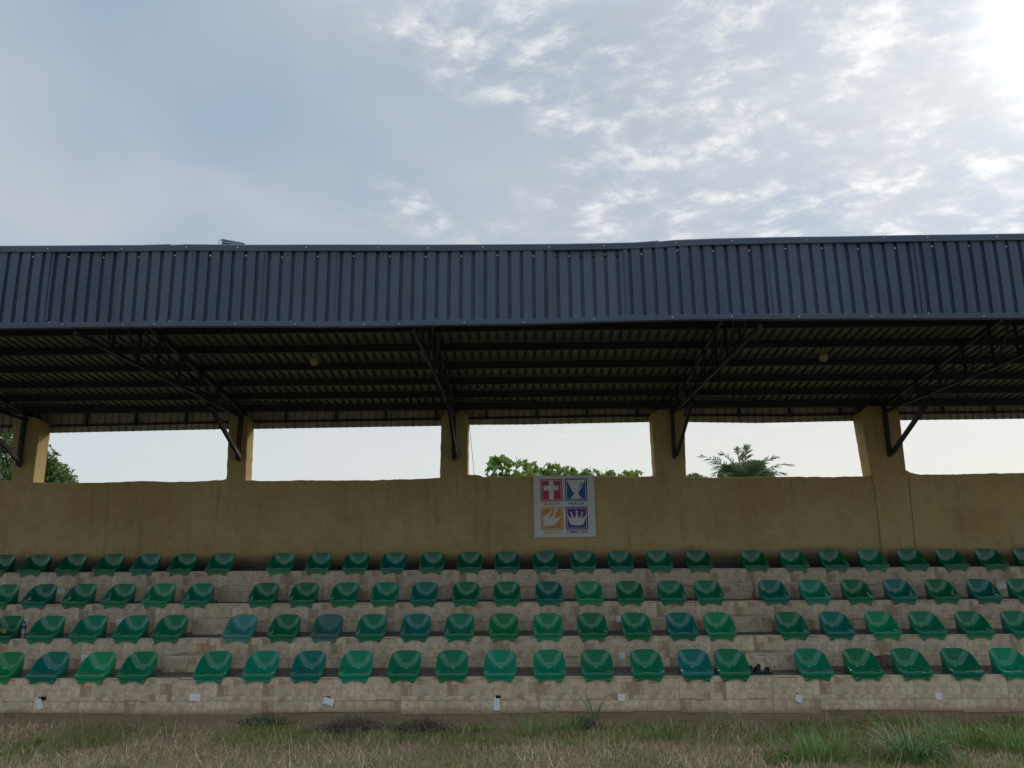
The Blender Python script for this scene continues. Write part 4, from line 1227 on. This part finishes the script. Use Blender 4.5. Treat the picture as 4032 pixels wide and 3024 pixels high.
# ---- shrub behind the wall
sb = obj('leafy_shrub', None, loc=(.9, 15.6, -.05))
tag(sb, 'leafy green shrub with lobed leaves showing over the wall above the sign', 'shrub')
def lobed(L):
    out = []
    for k in range(15):
        a = -PI*.5 + 2*PI*(k/15)
        r = L*(.40 if k % 3 else .62)
        if k == 0: r = L*.1
        out.append((r*math.cos(a), L*.42+r*math.sin(a), -.25*L*(r/L)**2*2*rnd.random()))
    m = MB(); m.add([(0,L*.40,.03*L)]+out, [(0, i+1, (i+1) % 15+1) for i in range(15)]); return m
lm = [lobed(.21).mesh('leaf', M['leaf']) for _ in range(4)]
tips = [(1940,1812),(1968,1790),(1985,1787),(2030,1794),(2060,1806),(2085,1820),(2110,1828),(2185,1812),(2200,1822),(2165,1836),(2140,1840),(2215,1840),(2248,1834),(2290,1842),(2325,1834),(2310,1848),(2390,1842),(2370,1852),(2485,1842),(2460,1856),(2500,1864),
        (1965,1850),(2000,1830),(2020,1850),(2060,1845),(2090,1855),(2240,1855),(2280,1862),(2340,1862),(2410,1862),(2440,1866),(1955,1866),(2120,1862)]
nleaf = 0
for k, (tx, ty) in enumerate(tips):
    yy = 15.6+rnd.uniform(-.35, .45)
    t = at(tx, ty, yy)-sb.location
    b0 = Vector((t.x*.55+rnd.uniform(-.1,.1), rnd.uniform(-.2,.2), .9+rnd.uniform(0,.8)))
    md = (b0+t)/2+Vector((rnd.uniform(-.1,.1), rnd.uniform(-.1,.1), .05))
    MB().tube([(t.x*.2,0,0), b0, md, t], [.022,.012,.008,.004], 5, False).build('branch', M['bark'], sb)
    for j in range(8):
        if nleaf >= 290: break
        f = 1-.07*j*rnd.uniform(.6, 1.2)
        p = t+Vector((rnd.gauss(0,.09), rnd.gauss(0,.08), -abs(rnd.gauss(0,.07))-.03*(j>0)))
        c = obj('leaf', lm[nleaf % 4], sb, loc=p, rot=(rnd.uniform(-1.5,-.3), rnd.uniform(-.7,.7), rnd.uniform(0,2*PI))); s = rnd.uniform(.6,1.15); c.scale = (s,s,s); nleaf += 1
# lower mass of the shrub, hidden from the front by the wall
def leaf_cloud(clumps, n, size, name, mat, par):
    V = np.zeros((n, 4, 3)); 
    cl = np.array([c[:3] for c in clumps]); rr = np.array([c[3] for c in clumps]); wts = rr**2; wts = wts/wts.sum()
    idx = rng.choice(len(clumps), n, p=wts)
    d = rng.normal(0, 1, (n, 3)); d /= np.linalg.norm(d, axis=1)[:,None]
    c = cl[idx]+d*(rr[idx]*rng.uniform(.45, 1.05, n))[:,None]*np.array([1,1,.8])
    u = rng.normal(0, 1, (n, 3)); u /= np.linalg.norm(u, axis=1)[:,None]
    w = np.cross(u, rng.normal(0, 1, (n, 3))); w /= np.linalg.norm(w, axis=1)[:,None]
    s = rng.uniform(.6, 1.3, n)[:,None]*size
    V[:,0] = c-u*s; V[:,1] = c+w*s*.45; V[:,2] = c+u*s; V[:,3] = c-w*s*.45
    me = bpy.data.meshes.new(name); me.vertices.add(n*4); me.vertices.foreach_set('co', V.ravel())
    me.loops.add(n*4); me.loops.foreach_set('vertex_index', np.arange(n*4)); me.polygons.add(n)
    me.polygons.foreach_set('loop_start', np.arange(n)*4)
    try: me.polygons.foreach_set('loop_total', np.full(n, 4))
    except Exception: pass
    me.update(calc_edges=True); me.materials.append(mat)
    return obj(name, me, par)
o = leaf_cloud([(at(x_,1893+rnd.uniform(-6,10),15.6).x-.9, rnd.uniform(-.1,.1), at(x_,1893,15.6).z+.01, .09) for x_ in range(1960,2500,22)]+[(x, rnd.uniform(-.2,.2), 1.9+rnd.uniform(-.4,.35), .5) for x in np.linspace(-1.3, 1.5, 9)], 7000, .055, 'foliage', M['leaf'], sb); o['kind'] = 'stuff'

def tree(name, base, clumps, n, size, label, trunk_r=.16, group=None, mat='tree_leaf'):
    o = obj(name, None, loc=base); tag(o, label, 'tree' if 'tree' in name else 'bush', group)
    b = Vector(base); loc = [(c[0]-b.x, c[1]-b.y, c[2]-b.z, c[3]) for c in clumps]
    top = max(c[2] for c in loc)*.62
    MB().tube([(0,0,0), (.05,0,top*.5), (0,.05,top)], [trunk_r, trunk_r*.8, trunk_r*.6], 8).build('trunk', M['bark'], o)
    mb = MB()
    for c in loc[:10]: mb.tube([(0,.02,top*.8), ((c[0])*.5, c[1]*.5, (top+c[2])*.5), c[:3]], [trunk_r*.5, trunk_r*.3, .02], 5, False)
    mb.build('limbs', M['bark'], o)
    cr_ = leaf_cloud(loc, n, size, 'crown', M[mat], o)
    return o
def clumps_at(pix, D, dj, r):
    out = []
    for x, y in pix:
        p = at(x, y, D+rnd.uniform(-dj, dj)); out.append((p.x, p.y, p.z, r*rnd.uniform(.7, 1.25)))
    return out
cl = clumps_at([(20,1760),(35,1830),(10,1880),(90,1790),(120,1860),(180,1850),(150,1800),(-60,1700),(-90,1800),(-20,1690),(60,1720),(120,1740),(205,1865),(225,1885),(-150,1760),(-60,1880),(150,1900),(60,1900),(255,1908),(-220,1850),(205,1900)], 21, 1.0, .42)
tree('broadleaf_tree', (at(60,1880,21).x, 21, -.05), cl, 11000, .065, 'dark broad-leaved tree showing on both sides of the leftmost pillar')

# palm
pc_ = at(2925, 1895, 23)
palm = obj('palm_tree', None, loc=(pc_.x, 23, -.05)); tag(palm, 'feathery palm rising over the wall in the opening right of the sign', 'palm')
hub = Vector((0, 0, pc_.z-.15))
MB().tube([(0,0,0), (.05,0,hub.z*.5), (0,0,hub.z)], [.22,.19,.16], 10).build('trunk', M['bark'], palm)
def frond(tip, sag, nl=26, LL=.42):
    base = hub; tip = Vector(tip)-palm.location
    mid = (base+tip)/2+Vector((0,0,sag)); mb = MB(); P = []
    for k in range(nl+1):
        t = k/nl; P.append(base*(1-t)**2+mid*2*t*(1-t)+tip*t*t)
    mb.tube(P[::3]+[P[-1]], [.02*(1-.8*i/9) for i in range(len(P[::3])+1)], 4, False)
    for k in range(4, nl+1):
        d = (P[k]-P[k-1]).normalized(); side = d.cross(Vector((0,0,1)))
        if side.length < .1: side = Vector((1,0,0))
        side.normalize(); upv = side.cross(d)
        L = LL*(1-.55*(k/nl)**3)*min(1, .5+k/nl)
        for s in (-1, 1):
            v = (d*.65+side*s*.75+upv*rnd.uniform(-.1,.5)+Vector((0,0,-.25))).normalized()
            e = P[k]+v*L; e.z -= .10*L; w = d*.016; m_ = P[k]+v*L*.5
            mb.add([P[k]-w, P[k]+w, m_+w*1.3, m_-w*1.3, e], [(0,1,2,3),(3,2,4)])
    mb.build('frond', M['palm_leaf'], palm)
for tx, ty, sg, D in ((2762,1796,.55,22.6),(2838,1785,.6,23.2),(2898,1768,.5,23),(2945,1757,.4,22.8),(3055,1798,.4,22.6),(3118,1828,.5,23),(3090,1862,.4,22.6),(2800,1880,.9,22.4),(2815,1840,.6,22.5),
                      (2870,1830,.3,22.4),(2990,1815,.4,22.3),(3030,1850,.6,22.3),(2910,1840,.3,22),(2960,1830,.3,22.2),(2850,1870,.5,22)):
    p = at(tx, ty, D); frond(p, sg*.8)
cl = clumps_at([(2880,1868),(2925,1862),(2965,1850),(2980,1838),(2950,1870),(2990,1868),(2870,1884),(2905,1885),(3000,1885)], 25, .4, .34)
tree('broadleaf_tree', (at(2930,1890,25).x, 25, -.05), cl, 7000, .06, 'round green tree crown just behind the palm', .12)
cl = clumps_at([(2715,1884),(2735,1880),(2760,1884),(2700,1890),(2690,1892),(2780,1894)], 24, .3, .16)
tree('low_bush', (at(2730,1890,24).x, 24, -.05), cl, 900, .05, 'low bush just clearing the wall right of the fourth pillar', .05)
